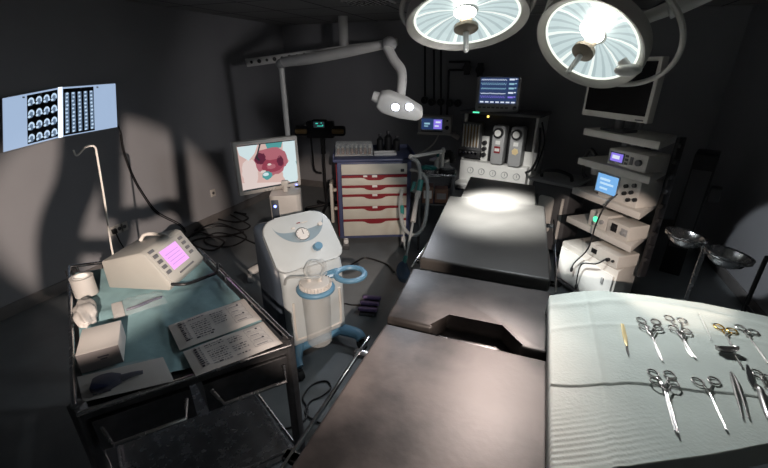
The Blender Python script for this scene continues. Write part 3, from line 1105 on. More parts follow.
# canister bracket: two blue rings on the front
RZc = 0.585
b = mb(su, SS).use('blue_pl')
b.torus((-0.05, -0.225, RZc), 0.083, 0.016, n=36)
b.build('canister_ring', su)
b = mb(su, SS).use('blue_pl')
b.torus((0.17, -0.205, RZc), 0.078, 0.016, n=36)
b.tube([(0.06, -0.14, RZc - 0.005), (0.1, -0.16, RZc)], 0.018)
b.box((0.03, -0.125, RZc), (0.22, 0.03, 0.035), 0.01)
b.build('empty_ring', su)
can = mb(su, SS).use('canister').lathe([(0, 0.20), (0.058, 0.20), (0.066, 0.21), (0.074, 0.57), (0.08, 0.60)], 36, T3(-0.05, -0.225, 0)).build('canister', su)
b = mb(su, SS).use('offwhite').lathe([(0.0, 0.635), (0.05, 0.635), (0.072, 0.63), (0.078, 0.615), (0.078, 0.60), (0.0, 0.60)], 36, T3(-0.05, -0.225, 0))
for k in range(30):
    t = 2 * math.pi * k / 30
    b.box((-0.05 + 0.079 * math.cos(t), -0.225 + 0.079 * math.sin(t), 0.616), (0.005, 0.005, 0.026))
b.build('lid', can)
b = mb(su, SS).use('offwhite').cyl((-0.03, -0.24, 0.635), (-0.03, -0.24, 0.66), 0.011).cyl((-0.075, -0.21, 0.635), (-0.075, -0.21, 0.655), 0.011)
build_each(b, 'port', can)
mb(su, SS).use('hose').tube([(-0.075, -0.21, 0.65), (-0.09, -0.2, 0.70), (-0.05, -0.17, 0.73), (0.0, -0.16, 0.715), (0.02, -0.19, 0.68), (-0.02, -0.235, 0.66)], 0.008, 8).tube([(-0.03, -0.24, 0.655), (-0.1, -0.23, 0.68), (-0.16, -0.15, 0.66), (-0.17, -0.12, 0.60)], 0.007, 8).build('tubing', su)
b = mb(su, SS).use('clear').box((-0.02, -0.19, 0.685), (0.1, 0.06, 0.09), 0.012)
b.build('overflow_filter', su)
# inset on the front of the body
b = mb(su, SS).use('offwhite').tube([(-0.14, -0.13, 0.46), (-0.14, -0.132, 0.22), (-0.11, -0.132, 0.185), (0.11, -0.132, 0.185), (0.14, -0.132, 0.22), (0.14, -0.13, 0.46)], 0.007, 8)
b.build('front_bead', su)
# base with four legs on casters
b = mb(su, SS).use('blue_pl')
b.box((0, 0.02, 0.105), (0.38, 0.32, 0.045), 0.02)
for x, y in ((-0.19, -0.24), (0.21, -0.24), (-0.2, 0.22), (0.2, 0.22)):
    b.tube([(x * 0.6, y * 0.35, 0.11), (x * 0.95, y * 0.8, 0.105), (x, y, 0.085)], lambda t: 0.04 - 0.01 * t, 10, 5, flat=0.75)
b.build('base', su)
for x, y in ((-0.19, -0.24), (0.21, -0.24), (-0.2, 0.22), (0.2, 0.22)):
    mb(su, SS).use('rubber').cyl((x - 0.016, y, 0.036), (x + 0.016, y, 0.036), 0.036).cyl((x, y, 0.04), (x, y, 0.075), 0.016).build('caster', su)

# ---------------------------------------------- screen trolley (surgery picture)
sl, sr = V((-2.26, 2.49, 0)), V((-1.965, 2.975, 0))
sm = (sl + sr) / 2
ang = math.atan2(sr.y - sl.y, sr.x - sl.x)
SWid, SHt, SZ0 = (sr - sl).length, 0.45, 0.755
cm = V((sm.x, sm.y, 0))
mon = thing('screen_trolley', (sm.x - 0.09 * math.sin(-ang) * -1, sm.y + 0.09 * math.cos(ang), 0), 'mobile screen showing a pink surgery picture above a white column with blue light', 'monitor', ang)
MX = Matrix.Translation(V((sm.x, sm.y, 0))) @ Matrix.Rotation(ang, 4, 'Z')
b = mb(None, MX).use('offwhite').box((0, 0.03, SZ0 + SHt / 2), (SWid, 0.055, SHt), 0.012)
b.use('grey').box((0, 0.07, SZ0 + SHt / 2), (SWid * 0.6, 0.05, SHt * 0.6), 0.02)
dsp = b.build('display', mon)
SX = MX @ T3(0, -0.0005, SZ0) @ FRONT      # x right, y up, z towards the viewer
w2 = SWid / 2 - 0.032
h0, h1 = 0.035, SHt - 0.03


def sp(u, v, d=0.001):
    return V((-w2 + 2 * w2 * u, h1 + (h0 - h1) * v, d))


b = mb(None, SX)


def spoly(key, pts, d):
    b.use(key).poly([sp(min(1, max(0, u)), min(1, max(0, v)), d) for u, v in pts])


def sblob(key, cu_, cv_, ru, rv, d, n=22, j=0.12, ph=0.0):
    spoly(key, [(cu_ + ru * math.cos(2 * math.pi * i / n + ph) * (1 + random.uniform(-j, j)), cv_ + rv * math.sin(2 * math.pi * i / n + ph) * (1 + random.uniform(-j, j))) for i in range(n)], d)


spoly('p_bg', [(0, 0), (1, 0), (1, 1), (0, 1)], 0.001)
sblob('p_bg2', 0.16, 0.62, 0.14, 0.3, 0.0013)
spoly('p_bg2', [(0, 0.8), (0.7, 0.93), (0.7, 1), (0, 1)], 0.0014)
spoly('p_white', [(0, 0.03), (0.34, 0.02), (0.27, 0.2), (0.16, 0.34), (0.02, 0.2)], 0.0016)
spoly('p_white', [(0.78, 0.0), (1, 0), (1, 0.5), (0.86, 0.46), (0.76, 0.26)], 0.0016)
spoly('p_teal', [(0.47, 0.02), (0.78, 0.0), (0.74, 0.14), (0.5, 0.16)], 0.0017)
spoly('p_teal', [(0.86, 0.46), (1, 0.48), (1, 0.62), (0.88, 0.6)], 0.0015)
sblob('p_red2', 0.54, 0.42, 0.30, 0.32, 0.0019)
sblob('p_red3', 0.36, 0.33, 0.10, 0.13, 0.0021)
sblob('p_red', 0.56, 0.50, 0.19, 0.17, 0.0022)
sblob('p_red2', 0.58, 0.30, 0.14, 0.09, 0.0023)
sblob('p_red3', 0.70, 0.44, 0.06, 0.12, 0.0023)
sblob('p_red2', 0.53, 0.53, 0.08, 0.06, 0.0024)
sblob('p_bg2', 0.50, 0.48, 0.035, 0.025, 0.0026)
sblob('p_bg2', 0.38, 0.62, 0.05, 0.03, 0.0026)
sblob('p_white', 0.90, 0.72, 0.14, 0.26, 0.0027, ph=0.4)
sblob('p_white', 0.80, 0.74, 0.08, 0.17, 0.0028)
sblob('p_teal', 0.44, 0.72, 0.09, 0.09, 0.0029)
sblob('p_white', 0.42, 0.69, 0.05, 0.04, 0.0030)
spoly('p_dk', [(0.37, 0.0), (0.40, 0.0), (0.31, 0.28), (0.28, 0.30)], 0.0031)
spoly('p_dk', [(0.28, 0.30), (0.31, 0.28), (0.35, 0.36), (0.33, 0.38)], 0.0031)
spoly('p_dk', [(0, 0.965), (1, 0.965), (1, 1), (0, 1)], 0.0033)
spoly('p_dk', [(0, 0), (1, 0), (1, 0.022), (0, 0.022)], 0.0033)
b.build('screen', dsp)
mb(None, SX).use('led_blue').box((SWid / 2 - 0.05, 0.014, 0.002), (0.016, 0.008, 0.004)).build('power_light', dsp)
b = mb(None, SX).use('grey')
for k in range(4):
    b.box((-0.06 + 0.03 * k, 0.014, 0.002), (0.014, 0.006, 0.004))
b.build('button', dsp)
# column behind and below
cp = onz(281, 240, 0.35)
CXm = T3(-1.98, 2.74, 0) @ RZ(30)
b = mb(None, CXm).use('offwhite').prism([(-0.13, -0.09), (-0.10, -0.12), (0.10, -0.12), (0.13, -0.09), (0.13, 0.12), (-0.13, 0.12)], 0.10, 0.76, bev=0.012)
colm = b.build('column', mon)
mb(None, CXm).use('blue_dk').box((-0.085, -0.121, 0.45), (0.06, 0.004, 0.55), 0.002).build('dark_strip', colm)
mb(None, CXm).use('led_blue').cyl((-0.085, -0.123, 0.67), (-0.085, -0.127, 0.67), 0.012, n=14).build('power_light', colm)
mb(None, CXm).use('offwhite').cyl((0.0, 0.02, 0.75), (0.0, 0.02, 0.83), 0.022).box((0, 0.02, 0.83), (0.06, 0.05, 0.05), 0.01).build('neck', colm)
b = mb(None, CXm).use('offwhite').box((0, 0, 0.12), (0.3, 0.3, 0.05), 0.02)
feet = ((-0.36, -0.20), (0.3, -0.26), (0.3, 0.26), (-0.3, 0.28))
for x, y in feet:
    b.tube([(x * 0.3, y * 0.3, 0.12), (x * 0.75, y * 0.75, 0.12), (x, y, 0.095)], 0.036, 10, flat=0.7)
b.build('base', mon)
for x, y in feet:
    mb(None, CXm).use('grey').cyl((x - 0.016, y, 0.036), (x + 0.016, y, 0.036), 0.036).cyl((x, y, 0.04), (x, y, 0.09), 0.018).build('caster', mon)

# ------------------------------------------------ dark defibrillator on a stand
dfc = ony(320, 130, 4.3)
DF = T3(dfc.x, 4.3, dfc.z) @ RZ(20)
df = thing('defibrillator', (dfc.x, 4.3, 0), 'black defibrillator with green display and two tan handles on a thin black stand', 'defibrillator')
b = mb(None, DF).use('black').box((0, 0.05, 0), (0.34, 0.14, 0.2), 0.02).box((0, 0.0, 0.09), (0.18, 0.1, 0.07), 0.015)
dfb = b.build('body', df)
b = mb(None, DF)
b.use('p_dk').box((0.0, -0.052, 0.07), (0.13, 0.004, 0.07))
b.use('lcd_green').box((-0.025, -0.0555, 0.085), (0.03, 0.002, 0.012)).box((0.012, -0.0555, 0.055), (0.07, 0.002, 0.008)).box((0.045, -0.0555, 0.062), (0.012, 0.002, 0.016)).box((0.03, -0.0555, 0.09), (0.014, 0.002, 0.01))
b.build('display', dfb)
for s in (-1, 1):
    b = mb(None, DF).use('black').box((s * 0.23, 0, -0.01), (0.17, 0.1, 0.12), 0.03)
    b.use('tan').box((s * 0.225, -0.045, -0.01), (0.15, 0.05, 0.06), 0.02)
    b.build('paddle', df)
mb().use('black').cyl((dfc.x, 4.35, 0.04), (dfc.x, 4.35, dfc.z - 0.05), 0.016).cyl((dfc.x, 4.35, dfc.z - 0.3), (dfc.x, 4.35, dfc.z - 0.06), 0.03).build('stand', df)
b = mb().use('black')
for k in range(5):
    a = 2 * math.pi * k / 5
    b.tube([(dfc.x, 4.35, 0.07), (dfc.x + 0.27 * math.cos(a), 4.35 + 0.27 * math.sin(a), 0.04)], 0.02, 8, 1)
    b.ball((dfc.x + 0.27 * math.cos(a), 4.35 + 0.27 * math.sin(a), 0.026), 0.026)
b.build('stand_base', df)
mb().use('black').tube([DF @ V((-0.12, 0, -0.07)), DF @ V((-0.11, -0.02, -0.28)), DF @ V((-0.1, 0, -0.5)), DF @ V((-0.02, 0.05, -0.55))], 0.012, 8).build('cable', df)

# -------------------------------------------------------------- crash cart
cl_, cr_ = V((-1.745, 3.26, 0)), V((-1.095, 3.57, 0))
cang = math.atan2(cr_.y - cl_.y, cr_.x - cl_.x)
CW, CD, CH0, CH1 = (cr_ - cl_).length, 0.5, 0.13, 0.93
cmid = (cl_ + cr_) / 2
cart = thing('crash_cart', cmid + V((-math.sin(cang), math.cos(cang), 0)) * CD / 2, 'navy framed drawer cart with cream fronts and curved dark red pulls', 'drawer cart', cang)
hw, hd_ = CW / 2, CD / 2
b = mb(cart).use('navy').box((0, 0.004, (CH0 + CH1) / 2), (CW, CD - 0.008, CH1 - CH0), 0.012)
b.build('frame', cart)
b = mb(cart).use('cream').box((0, -hd_ - 0.002, CH1 - 0.075), (CW - 0.085, 0.012, 0.10), 0.004)
fas = b.build('top_fascia', cart)
mb(cart).use('black').box((hw - 0.09, -hd_ - 0.009, CH1 - 0.09), (0.035, 0.006, 0.03), 0.004).build('lock', fas)
zs = [CH1 - 0.135, CH1 - 0.235, CH1 - 0.325, CH1 - 0.45, CH1 - 0.585, CH0 + 0.035]
for i in range(5):
    zt, zb_ = zs[i], zs[i + 1]
    dr = mb(cart).use('cream').box((0, -hd_ - 0.004, (zt + zb_) / 2 - 0.01), (CW - 0.085, 0.016, zt - zb_ - 0.024), 0.004).build('drawer', cart)
    mtx = T3(0, -hd_ - 0.012, zt) @ FRONT
    n = 24
    top = [(-(hw - 0.045) + (CW - 0.09) * k / n, 0.006) for k in range(n + 1)]
    bot = []
    for k in range(n, -1, -1):
        u = -1 + 2 * k / n
        bot.append(((hw - 0.045) * u, -0.016 - 0.028 / (1 + math.exp((abs(u) - 0.28) * 28))))
    mb(cart, mtx).use('red').prism(bot + top[:0] + [(p[0], p[1]) for p in top], -0.003, 0.012).build('pull', dr)
    if i < 4:
        mb(cart).use('white').box((0.0, -hd_ - 0.027, zt + 0.001 - 0.004), (0.05, 0.004, 0.022), 0.003).build('label_holder', dr)
    if i == 0:
        mb(cart).use('white').box((-0.09, -hd_ - 0.027, zt - 0.002), (0.04, 0.004, 0.018), 0.003).build('label_holder', dr)
b = mb(cart).use('red')
b.box((-hw - 0.006, 0, (CH0 + CH1) / 2), (0.008, CD * 0.94, CH1 - CH0 - 0.06))
b.build('side_strip', cart)
b = mb(cart).use('navy')
b.box((0, 0, CH1 + 0.012), (CW + 0.07, CD + 0.05, 0.03), 0.012)
for x0, x1, y0, y1 in ((-hw - 0.03, hw + 0.03, hd_ + 0.015, hd_ + 0.02), (-hw - 0.03, -hw - 0.025, -hd_, hd_), (hw + 0.025, hw + 0.03, -hd_, hd_)):
    b.box(((x0 + x1) / 2, (y0 + y1) / 2, CH1 + 0.04), (x1 - x0 + 0.006, y1 - y0 + 0.006, 0.05), 0.003)
b.build('top_tray', cart)
for x in (-hw + 0.06, hw - 0.06):
    for y in (-hd_ + 0.04, hd_ - 0.06):
        b = mb(cart).use('white').box((x, y, 0.075), (0.055, 0.10, 0.10), 0.02).cyl((x, y, 0.1), (x, y, CH0 + 0.01), 0.02)
        w = b.build('caster', cart)
        mb(cart).use('grey_dk').cyl((x - 0.03, y - 0.01, 0.05), (x + 0.03, y - 0.01, 0.05), 0.0495, n=20).cyl((x - 0.035, y - 0.052, 0.06), (x + 0.03, y - 0.052, 0.06), 0.012).build('wheel', w)
b = mb(cart).use('cream').box((-hw - 0.07, -0.05, 0.48), (0.035, 0.20, 0.42), 0.012).box((-hw - 0.04, -0.05, 0.6), (0.06, 0.03, 0.03)).box((-hw - 0.04, -0.05, 0.4), (0.06, 0.03, 0.03))
b.build('folded_side_shelf', cart)
CTOP = CH1 + 0.028
# vial organiser
org = thing('vial_rack', world_of(cart) @ V((-0.19, -0.02, CTOP)), 'clear plastic organiser full of amber vials on the drawer cart', 'vial rack', cang)
b = mb(org).use('clear')
for y in (-0.1, 0.0, 0.1):
    b.box((0, y, 0.055), (0.36, 0.004, 0.11))
for x in (-0.18, -0.06, 0.06, 0.18):
    b.box((x, 0, 0.055), (0.004, 0.2, 0.11))
b.build('dividers', org)
mb(org).use('offwhite').box((0, 0, 0.004), (0.37, 0.21, 0.008), 0.002).build('base', org)
vi = None
ov = world_of(org)
rows = 0
where = ('in the front row of the clear organiser', 'in the back row of the clear organiser')
for j, y in enumerate((-0.05, 0.05)):
    for k in range(8):
        x = -0.155 + k * 0.044 + (0.004 if j else 0)
        loc = ov @ V((x, y, 0.009))
        if vi is None:
            vi = thing('vial', loc, '', 'vial', 0, 'amber vials in the organiser')
            vb = mb(vi).use('amber').lathe([(0, 0), (0.016, 0), (0.016, 0.045), (0.009, 0.055), (0.009, 0.062), (0, 0.062)], 14).build('bottle', vi)
            vc = mb(vi).use('vialcap').lathe([(0, 0.06), (0.011, 0.06), (0.011, 0.074), (0, 0.074)], 14).build('cap', vi)
            cur = vi
        else:
            cur = vi.copy()
            COL.objects.link(cur)
            for ch in (vb, vc):
                q = ch.copy()
                q.parent = cur
                COL.objects.link(q)
        cur.location = loc
        cur['label'] = 'small amber vial with a pale cap ' + where[j]
        cur['group'] = 'amber vials, ' + ('front row' if j == 0 else 'back row')
wt = thing('instrument_dish', world_of(cart) @ V((0.115, -0.13, CTOP)), 'shallow white dish on the drawer cart beside the vial organiser', 'dish', cang)
b = mb(wt).use('white').prism(rrect(0.22, 0.13, 0.02), 0, 0.006)
for (x, y, sx, sy) in ((0, 0, 0.22, 0.006), (0, 0.127, 0.22, 0.006), (-0.108, 0.065, 0.006, 0.12), (0.108, 0.065, 0.006, 0.12)):
    b.box((x, y, 0.014), (sx, sy, 0.018), 0.002)
b.build('dish', wt)
for k, (x, h, r, lab) in enumerate(((0.08, 0.17, 0.035, 'tall black bottle on the drawer cart under the examination lamp, nearest the vials'), (0.165, 0.2, 0.04, 'black bottle in the middle of the drawer cart bottles, tallest of three'), (0.25, 0.15, 0.036, 'short black bottle at the right end of the drawer cart top'))):
    o = thing('bottle', world_of(cart) @ V((x, 0.13, CTOP)), lab, 'bottle', 0, 'black bottles on the drawer cart')
    mb(o).use('black').lathe([(0, 0), (r, 0), (r, h * 0.68), (r * 0.4, h * 0.82), (r * 0.4, h * 0.9), (0, h * 0.9)], 20).build('bottle_body', o)
    mb(o).use('grey_dk').lathe([(0, h * 0.88), (r * 0.5, h * 0.88), (r * 0.5, h), (0, h)], 16).build('cap', o)

# ------------------------------------- breathing circuit hung on a bracket arm
ba0, ba1 = ony(443, 151, 3.72), ony(411, 157, 3.40)
brk = thing('support_arm', ba0, 'white jointed support arm holding the breathing hoses beside the drawer cart', 'support arm')
mb().use('white').cyl(ba0, ba1, 0.016).ball(ba1, 0.024).build('arm', brk)
b = mb().use('offwhite').cyl(ba0 + V((0, 0, 0.03)), ba0 + V((0, 0, -0.16)), 0.016).ball(ba0, 0.024)
b.build('upright', brk)
Yh = 3.36
hz = thing('breathing_circuit', ony(408, 215, Yh), 'looped clear breathing hoses with teal connectors and a dark blue bag', 'breathing circuit')


def hp_(x, y, dy=0.0):
    return ony(x, y, Yh + dy - max(0, y - 185) * 0.0058)


def corr(k0_, base):
    return lambda t: base * (1 + 0.14 * math.sin(t * k0_))


b = mb().use('hose')
b.tube([hp_(412, 158, .03), hp_(418, 163), hp_(420, 176), hp_(417, 188), hp_(413, 192)], corr(170, 0.018), 10, 10)
b.tube([hp_(411, 170, .1), hp_(420, 172, .02), hp_(427, 182), hp_(427, 205), hp_(424, 225), hp_(415, 235, -.02), hp_(404, 228, -.02), hp_(400, 208), hp_(402, 190)], corr(330, 0.017), 10, 10)
b.build('corrugated_hose', hz)
b = mb().use('offwhite').cyl(hp_(417, 197, -.04), hp_(413, 222, -.05), 0.018, 0.024).cyl(hp_(419, 190, -.03), hp_(417, 198, -.04), 0.026)
b.build('handpiece', hz)
b = mb().use('teal').cyl(hp_(421, 180, -.03), hp_(419, 191, -.04), 0.026).cyl(hp_(415, 182, .02), hp_(412, 192, .02), 0.02).cyl(hp_(406, 256, -.03), hp_(404, 263, -.03), 0.02).cyl(hp_(402, 206, 0.0), hp_(402, 214, 0.0), 0.02)
build_each(b, 'connector', hz)
mb().use('hose').tube([hp_(413, 222, -.05), hp_(410, 238, -.05), hp_(406, 256, -.03)], 0.011, 8).tube([hp_(402, 200, 0), hp_(403, 225, 0), hp_(405, 250, -.02)], 0.008, 8).build('thin_tube', hz)
bgp = [hp_(404, 262, -.03), hp_(403, 268, -.03), hp_(404, 275, -.04), hp_(405, 281, -.05)]
mb().use('bag').tube(bgp, lambda t: 0.022 + 0.055 * math.sin(min(1, t * 0.9 + 0.05) * math.pi * 0.8), 14, 6, flat=0.5).build('breathing_bag', hz)

# ----------------------------------------------- small side table with supplies
sc = V((-0.88, 3.74, 0))
st = thing('side_table', sc, 'narrow dark steel side table between the drawer cart and the anaesthesia machine', 'side table', R(15))
b = mb(st).use('steel').box((0, 0, 0.80), (0.36, 0.30, 0.02), 0.004)
b.build('top', st)
for x in (-0.16, 0.16):
    for y in (-0.13, 0.13):
        mb(st).use('steel_dark').box((x, y, 0.395), (0.024, 0.024, 0.79), 0.003).build('leg', st)
mb(st).use('steel_dark').box((0, 0, 0.5), (0.32, 0.26, 0.015)).build('shelf', st)
sw = world_of(st)
o = mb(st).use('wood').box((-0.085, -0.04, 0.592), (0.11, 0.16, 0.165), 0.004)
o.use('carton').box((-0.085, -0.121, 0.6), (0.08, 0.003, 0.08))
tag(o.build('carton'), 'brown carton on the lower shelf of the side table, left one', 'box')
o = mb(st).use('wood').box((0.05, -0.03, 0.58), (0.13, 0.14, 0.14), 0.004)
o.use('carton_gr').box((0.05, -0.101, 0.58), (0.09, 0.003, 0.06))
tag(o.build('carton'), 'brown carton on the lower shelf of the side table, right one with grey label', 'box')
o = thing('kidney_dish', sw @ V((-0.09, -0.06, 0.811)), 'steel dish with crumpled pale wrap on the side table', 'dish')
mb(o).use('steel').lathe([(0, 0.004), (0.06, 0.004), (0.085, 0.035), (0.09, 0.036), (0.064, 0), (0, 0)], 28, Matrix.Diagonal(V((1.2, 0.8, 1, 1)))).build('dish', o)
bm = bmesh.new()
bmesh.ops.create_icosphere(bm, subdivisions=3, radius=1)
for v in bm.verts:
    n_ = v.co.copy()
    k = 1 + 0.2 * math.sin(n_.x * 8 + n_.z * 6) + 0.15 * math.sin(n_.y * 11)
    v.co = V((n_.x * 0.075 * k, n_.y * 0.05 * k, 0.02 + (n_.z * k + 1.1) * 0.022))
mb(o).use('teal').from_bm(bm).build('wrap', o)
o = thing('face_mask', sw @ V((0.095, -0.05, 0.811)), 'black and clear anaesthetic face mask on the side table', 'face mask')
mb(o).use('black').torus((0, 0, 0.018), 0.055, 0.018, Matrix.Diagonal(V((1.2, 0.9, 1, 1)))).build('cushion', o)
mb(o).use('clear').lathe([(0.055, 0.02), (0.045, 0.055), (0.015, 0.075), (0.013, 0.1)], 24, Matrix.Diagonal(V((1.2, 0.9, 1, 1)))).build('dome', o)
o = thing('spray_bottle', sw @ V((0.0, 0.08, 0.811)), 'small white and green bottle standing at the back of the side table', 'bottle')
mb(o).use('offwhite').lathe([(0, 0), (0.032, 0), (0.032, 0.09), (0.012, 0.11), (0.012, 0.13), (0, 0.13)], 20).build('bottle_body', o)
mb(o).use('teal').lathe([(0, 0.125), (0.015, 0.125), (0.015, 0.16), (0, 0.16)], 14).build('cap', o)

# -------------------------------------------------------- anaesthesia machine
an = V((-0.40, 4.42, 0))
aang = R(-14)
AM = thing('anaesthesia_machine', an, 'tall anaesthesia machine with flowmeter bank, two vaporizers and a row of gauges', 'anaesthesia machine', aang)
AW, AH = 0.80, 1.31
for x in (-AW / 2 + 0.012, AW / 2 - 0.012):
    mb(AM).use('white').box((x, 0.2, 0.72), (0.024, 0.4, AH - 0.14), 0.004).build('side_panel', AM)
mb(AM).use('black').box((0, 0.22, 0.98), (AW - 0.05, 0.34, 0.62)).build('recess', AM)
b = mb(AM).use('grey_dk').box((0, 0.15, AH), (AW + 0.06, 0.44, 0.03), 0.006)
b.build('top_shelf', AM)
mb(AM).use('white').box((0.0, -0.02, 0.66), (AW - 0.05, 0.12, 0.26), 0.006).build('lower_panel', AM)
b = mb(AM).use('white').box((-0.14, 0.033, 0.92), (0.08, 0.025, 0.28), 0.004).box((0.29, 0.035, 0.86), (0.28, 0.025, 0.16), 0.004)
build_each(b, 'inner_panel', AM)
mb(AM).use('steel').box((0, -0.18, 0.54), (AW + 0.02, 0.42, 0.025), 0.005).build('worktop', AM)
mb(AM).use('white').box((0, 0.02, 0.36), (AW - 0.06, 0.5, 0.42), 0.01).build('cabinet', AM)
mb(AM).use('grey').box((0, -0.02, 0.12), (AW, 0.62, 0.07), 0.02).build('base', AM)
for x in (-0.4, 0.4):
    for y in (-0.27, 0.24):
        mb(AM).use('grey_dk').cyl((x - 0.02, y, 0.045), (x + 0.02, y, 0.045), 0.045).cyl((x, y, 0.05), (x, y, 0.1), 0.018).build('caster', AM)
# flowmeter block
fb = mb(AM).use('grey_dk').box((-0.30, 0.02, 1.02), (0.24, 0.06, 0.36), 0.006).build('flowmeter', AM)
b = mb(AM).use('offwhite')
for k in range(6):
    b.cyl((-0.39 + k * 0.036, -0.014, 0.93), (-0.39 + k * 0.036, -0.014, 1.18), 0.008, n=8)
build_each(b, 'flow_tube', fb)
b = mb(AM).use('tan')
for k in range(5):
    b.box((-0.372 + k * 0.036, -0.012, 1.05), (0.009, 0.004, 0.22))
b.build('scale', fb)
b = mb(AM).use('black').box((-0.30, -0.005, 0.855), (0.26, 0.05, 0.085), 0.006)
b.build('knob_bar', fb)
b = mb(AM).use('chrome')
for k in range(5):
    b.cyl((-0.39 + k * 0.045, -0.03, 0.875), (-0.39 + k * 0.045, -0.065, 0.875), 0.014, n=14)
build_each(b, 'flow_knob', fb)
b = mb(AM).use('black')
for z in (0.86, 0.925, 0.99):
    b.cyl((-0.14, 0.02, z), (-0.14, -0.02, z), 0.024, n=18)
build_each(b, 'selector_knob', AM)
for x, key, nm in ((0.05, 'p_bg', 'pink'), (0.24, 'gold', 'yellow')):
    vz = mb(AM).use('grey').prism(rrect(0.13, 0.40, 0.02, 3), -0.01, 0.11, T3(x, -0.01, 0.80) @ FRONT, bev=0.008).build('vaporizer', AM)
    tag(vz, 'grey vaporizer with a %s label' % nm)
    b = mb(AM).use('black').cyl((x, -0.115, 1.13), (x, -0.15, 1.13), 0.052, n=24)
    b.use('white').cyl((x, -0.15, 1.13), (x, -0.153, 1.13), 0.034, n=20)
    b.build('dial', vz)
    b = mb(AM).use('white').box((x, -0.121, 1.03), (0.05, 0.004, 0.04))
    if nm == 'pink':
        b.use('red').box((x, -0.122, 0.955), (0.065, 0.004, 0.07)).use('white').box((x, -0.1245, 0.955), (0.05, 0.002, 0.03))
    else:
        b.use('brass').cyl((x, -0.118, 0.955), (x, -0.124, 0.955), 0.036, n=6)
    b.build('label_plate', vz)
b = mb(AM)
for k in range(5):
    x = -0.24 + k * 0.13
    b.use('chrome').torus((x, -0.083, 0.71), 0.034, 0.006, None, 20) if False else b.use('grey').cyl((x, -0.08, 0.69), (x, -0.094, 0.69), 0.036, n=20)
    b.use('white').cyl((x, -0.094, 0.69), (x, -0.096, 0.69), 0.029, n=20)
    b.use('print').box((x + 0.005, -0.0975, 0.695), (0.004, 0.001, 0.03))
b.build('gauge', AM)
mb(AM).use('led_green').box((-0.24, -0.072, AH + 0.004), (0.07, 0.008, 0.012)).build('green_light', AM)
mb(AM).use('led_amber').cyl((-0.10, -0.072, AH - 0.03), (-0.10, -0.08, AH - 0.03), 0.012, n=12).build('amber_light', AM)
mb(AM).use('black').tube([(AW / 2 + 0.03, -0.02, 1.2), (AW / 2 + 0.07, -0.1, 0.95), (AW / 2 + 0.03, -0.12, 0.8), (AW / 2 - 0.02, -0.15, 0.76)], 0.012, 8).tube([(AW / 2 + 0.03, 0.02, 1.25), (AW / 2 + 0.10, -0.06, 1.05), (AW / 2 + 0.06, -0.1, 0.78)], 0.009, 8).build('hose', AM)
b = mb(AM).use('rubber').tube([(-0.5, -0.2, 0.80), (-0.46, -0.24, 0.88), (-0.40, -0.26, 0.86), (-0.38, -0.26, 0.79)], corr(60, 0.035), 12)
b.use('white').box((-0.56, -0.2, 0.79), (0.2, 0.2, 0.03), 0.01).cyl((-0.56, -0.2, 0.8), (-0.56, -0.2, 0.86), 0.05)
b.build('absorber', AM)
b = mb(AM).use('teal').tube([(0.12, -0.3, 0.572), (0.2, -0.32, 0.58), (0.3, -0.3, 0.572), (0.38, -0.26, 0.574)], 0.014, 8).tube([(0.05, -0.24, 0.572), (0.18, -0.26, 0.59), (0.36, -0.32, 0.572)], 0.01, 8)
b.build('green_tubing', AM)
# patient monitor on top
aw = world_of(AM)
MTOP = AH + 0.016
pm = thing('patient_monitor', aw @ V((-0.055, 0.05, MTOP)), 'patient monitor with dark blue traces on top of the anaesthesia machine', 'monitor', aang + R(14))
b = mb(pm).use('grey').prism(rrect(0.44, 0.35, 0.03, 4), -0.02, 0.09, T3(0, -0.02, 0.0) @ FRONT, bev=0.012)
b.use('grey_dk').box((0, 0.12, 0.18), (0.3, 0.1, 0.24), 0.03)
pmb = b.build('case', pm)
PX_ = T3(0, -0.112, 0.0) @ FRONT
b = mb(pm, PX_).use('lcd_navy').box((0, 0.21, 0), (0.37, 0.25, 0.004))
for k, (key, am) in enumerate((('lcd_white', 0.012), ('lcd_cyan', 0.02), ('lcd_cyan', 0.012), ('lcd_white', 0.01), ('lcd_viol', 0.022))):
    y = 0.31 - k * 0.042
    b.use(key)
    pr_ = None
    for i in range(40):
        u = -0.175 + 0.25 * i / 39
        h = y + am * (abs(math.sin(i * 0.9 + k)) ** 4 if k != 3 else random.uniform(-0.4, 0.4))
        if pr_:
            b.poly([V((pr_[0], pr_[1] - 0.0035, 0.003)), V((u, h - 0.0035, 0.003)), V((u, h + 0.0035, 0.003)), V((pr_[0], pr_[1] + 0.0035, 0.003))])
        pr_ = (u, h)
    b.box((0.125, y + 0.008, 0.003), (0.05, 0.016, 0.001)).box((0.165, y + 0.012, 0.003), (0.018, 0.01, 0.001))
b.use('lcd_white')
for k in range(7):
    b.box((-0.155 + k * 0.052, 0.1, 0.003), (0.036, 0.014, 0.001))
b.build('screen', pmb)
b = mb(pm, PX_).use('grey_dk').cyl((0.18, 0.045, 0), (0.18, 0.045, 0.014), 0.018)
for k in range(7):
    b.box((-0.17 + k * 0.045, 0.045, 0.002), (0.03, 0.014, 0.004), 0.001)
b.build('button', pmb)

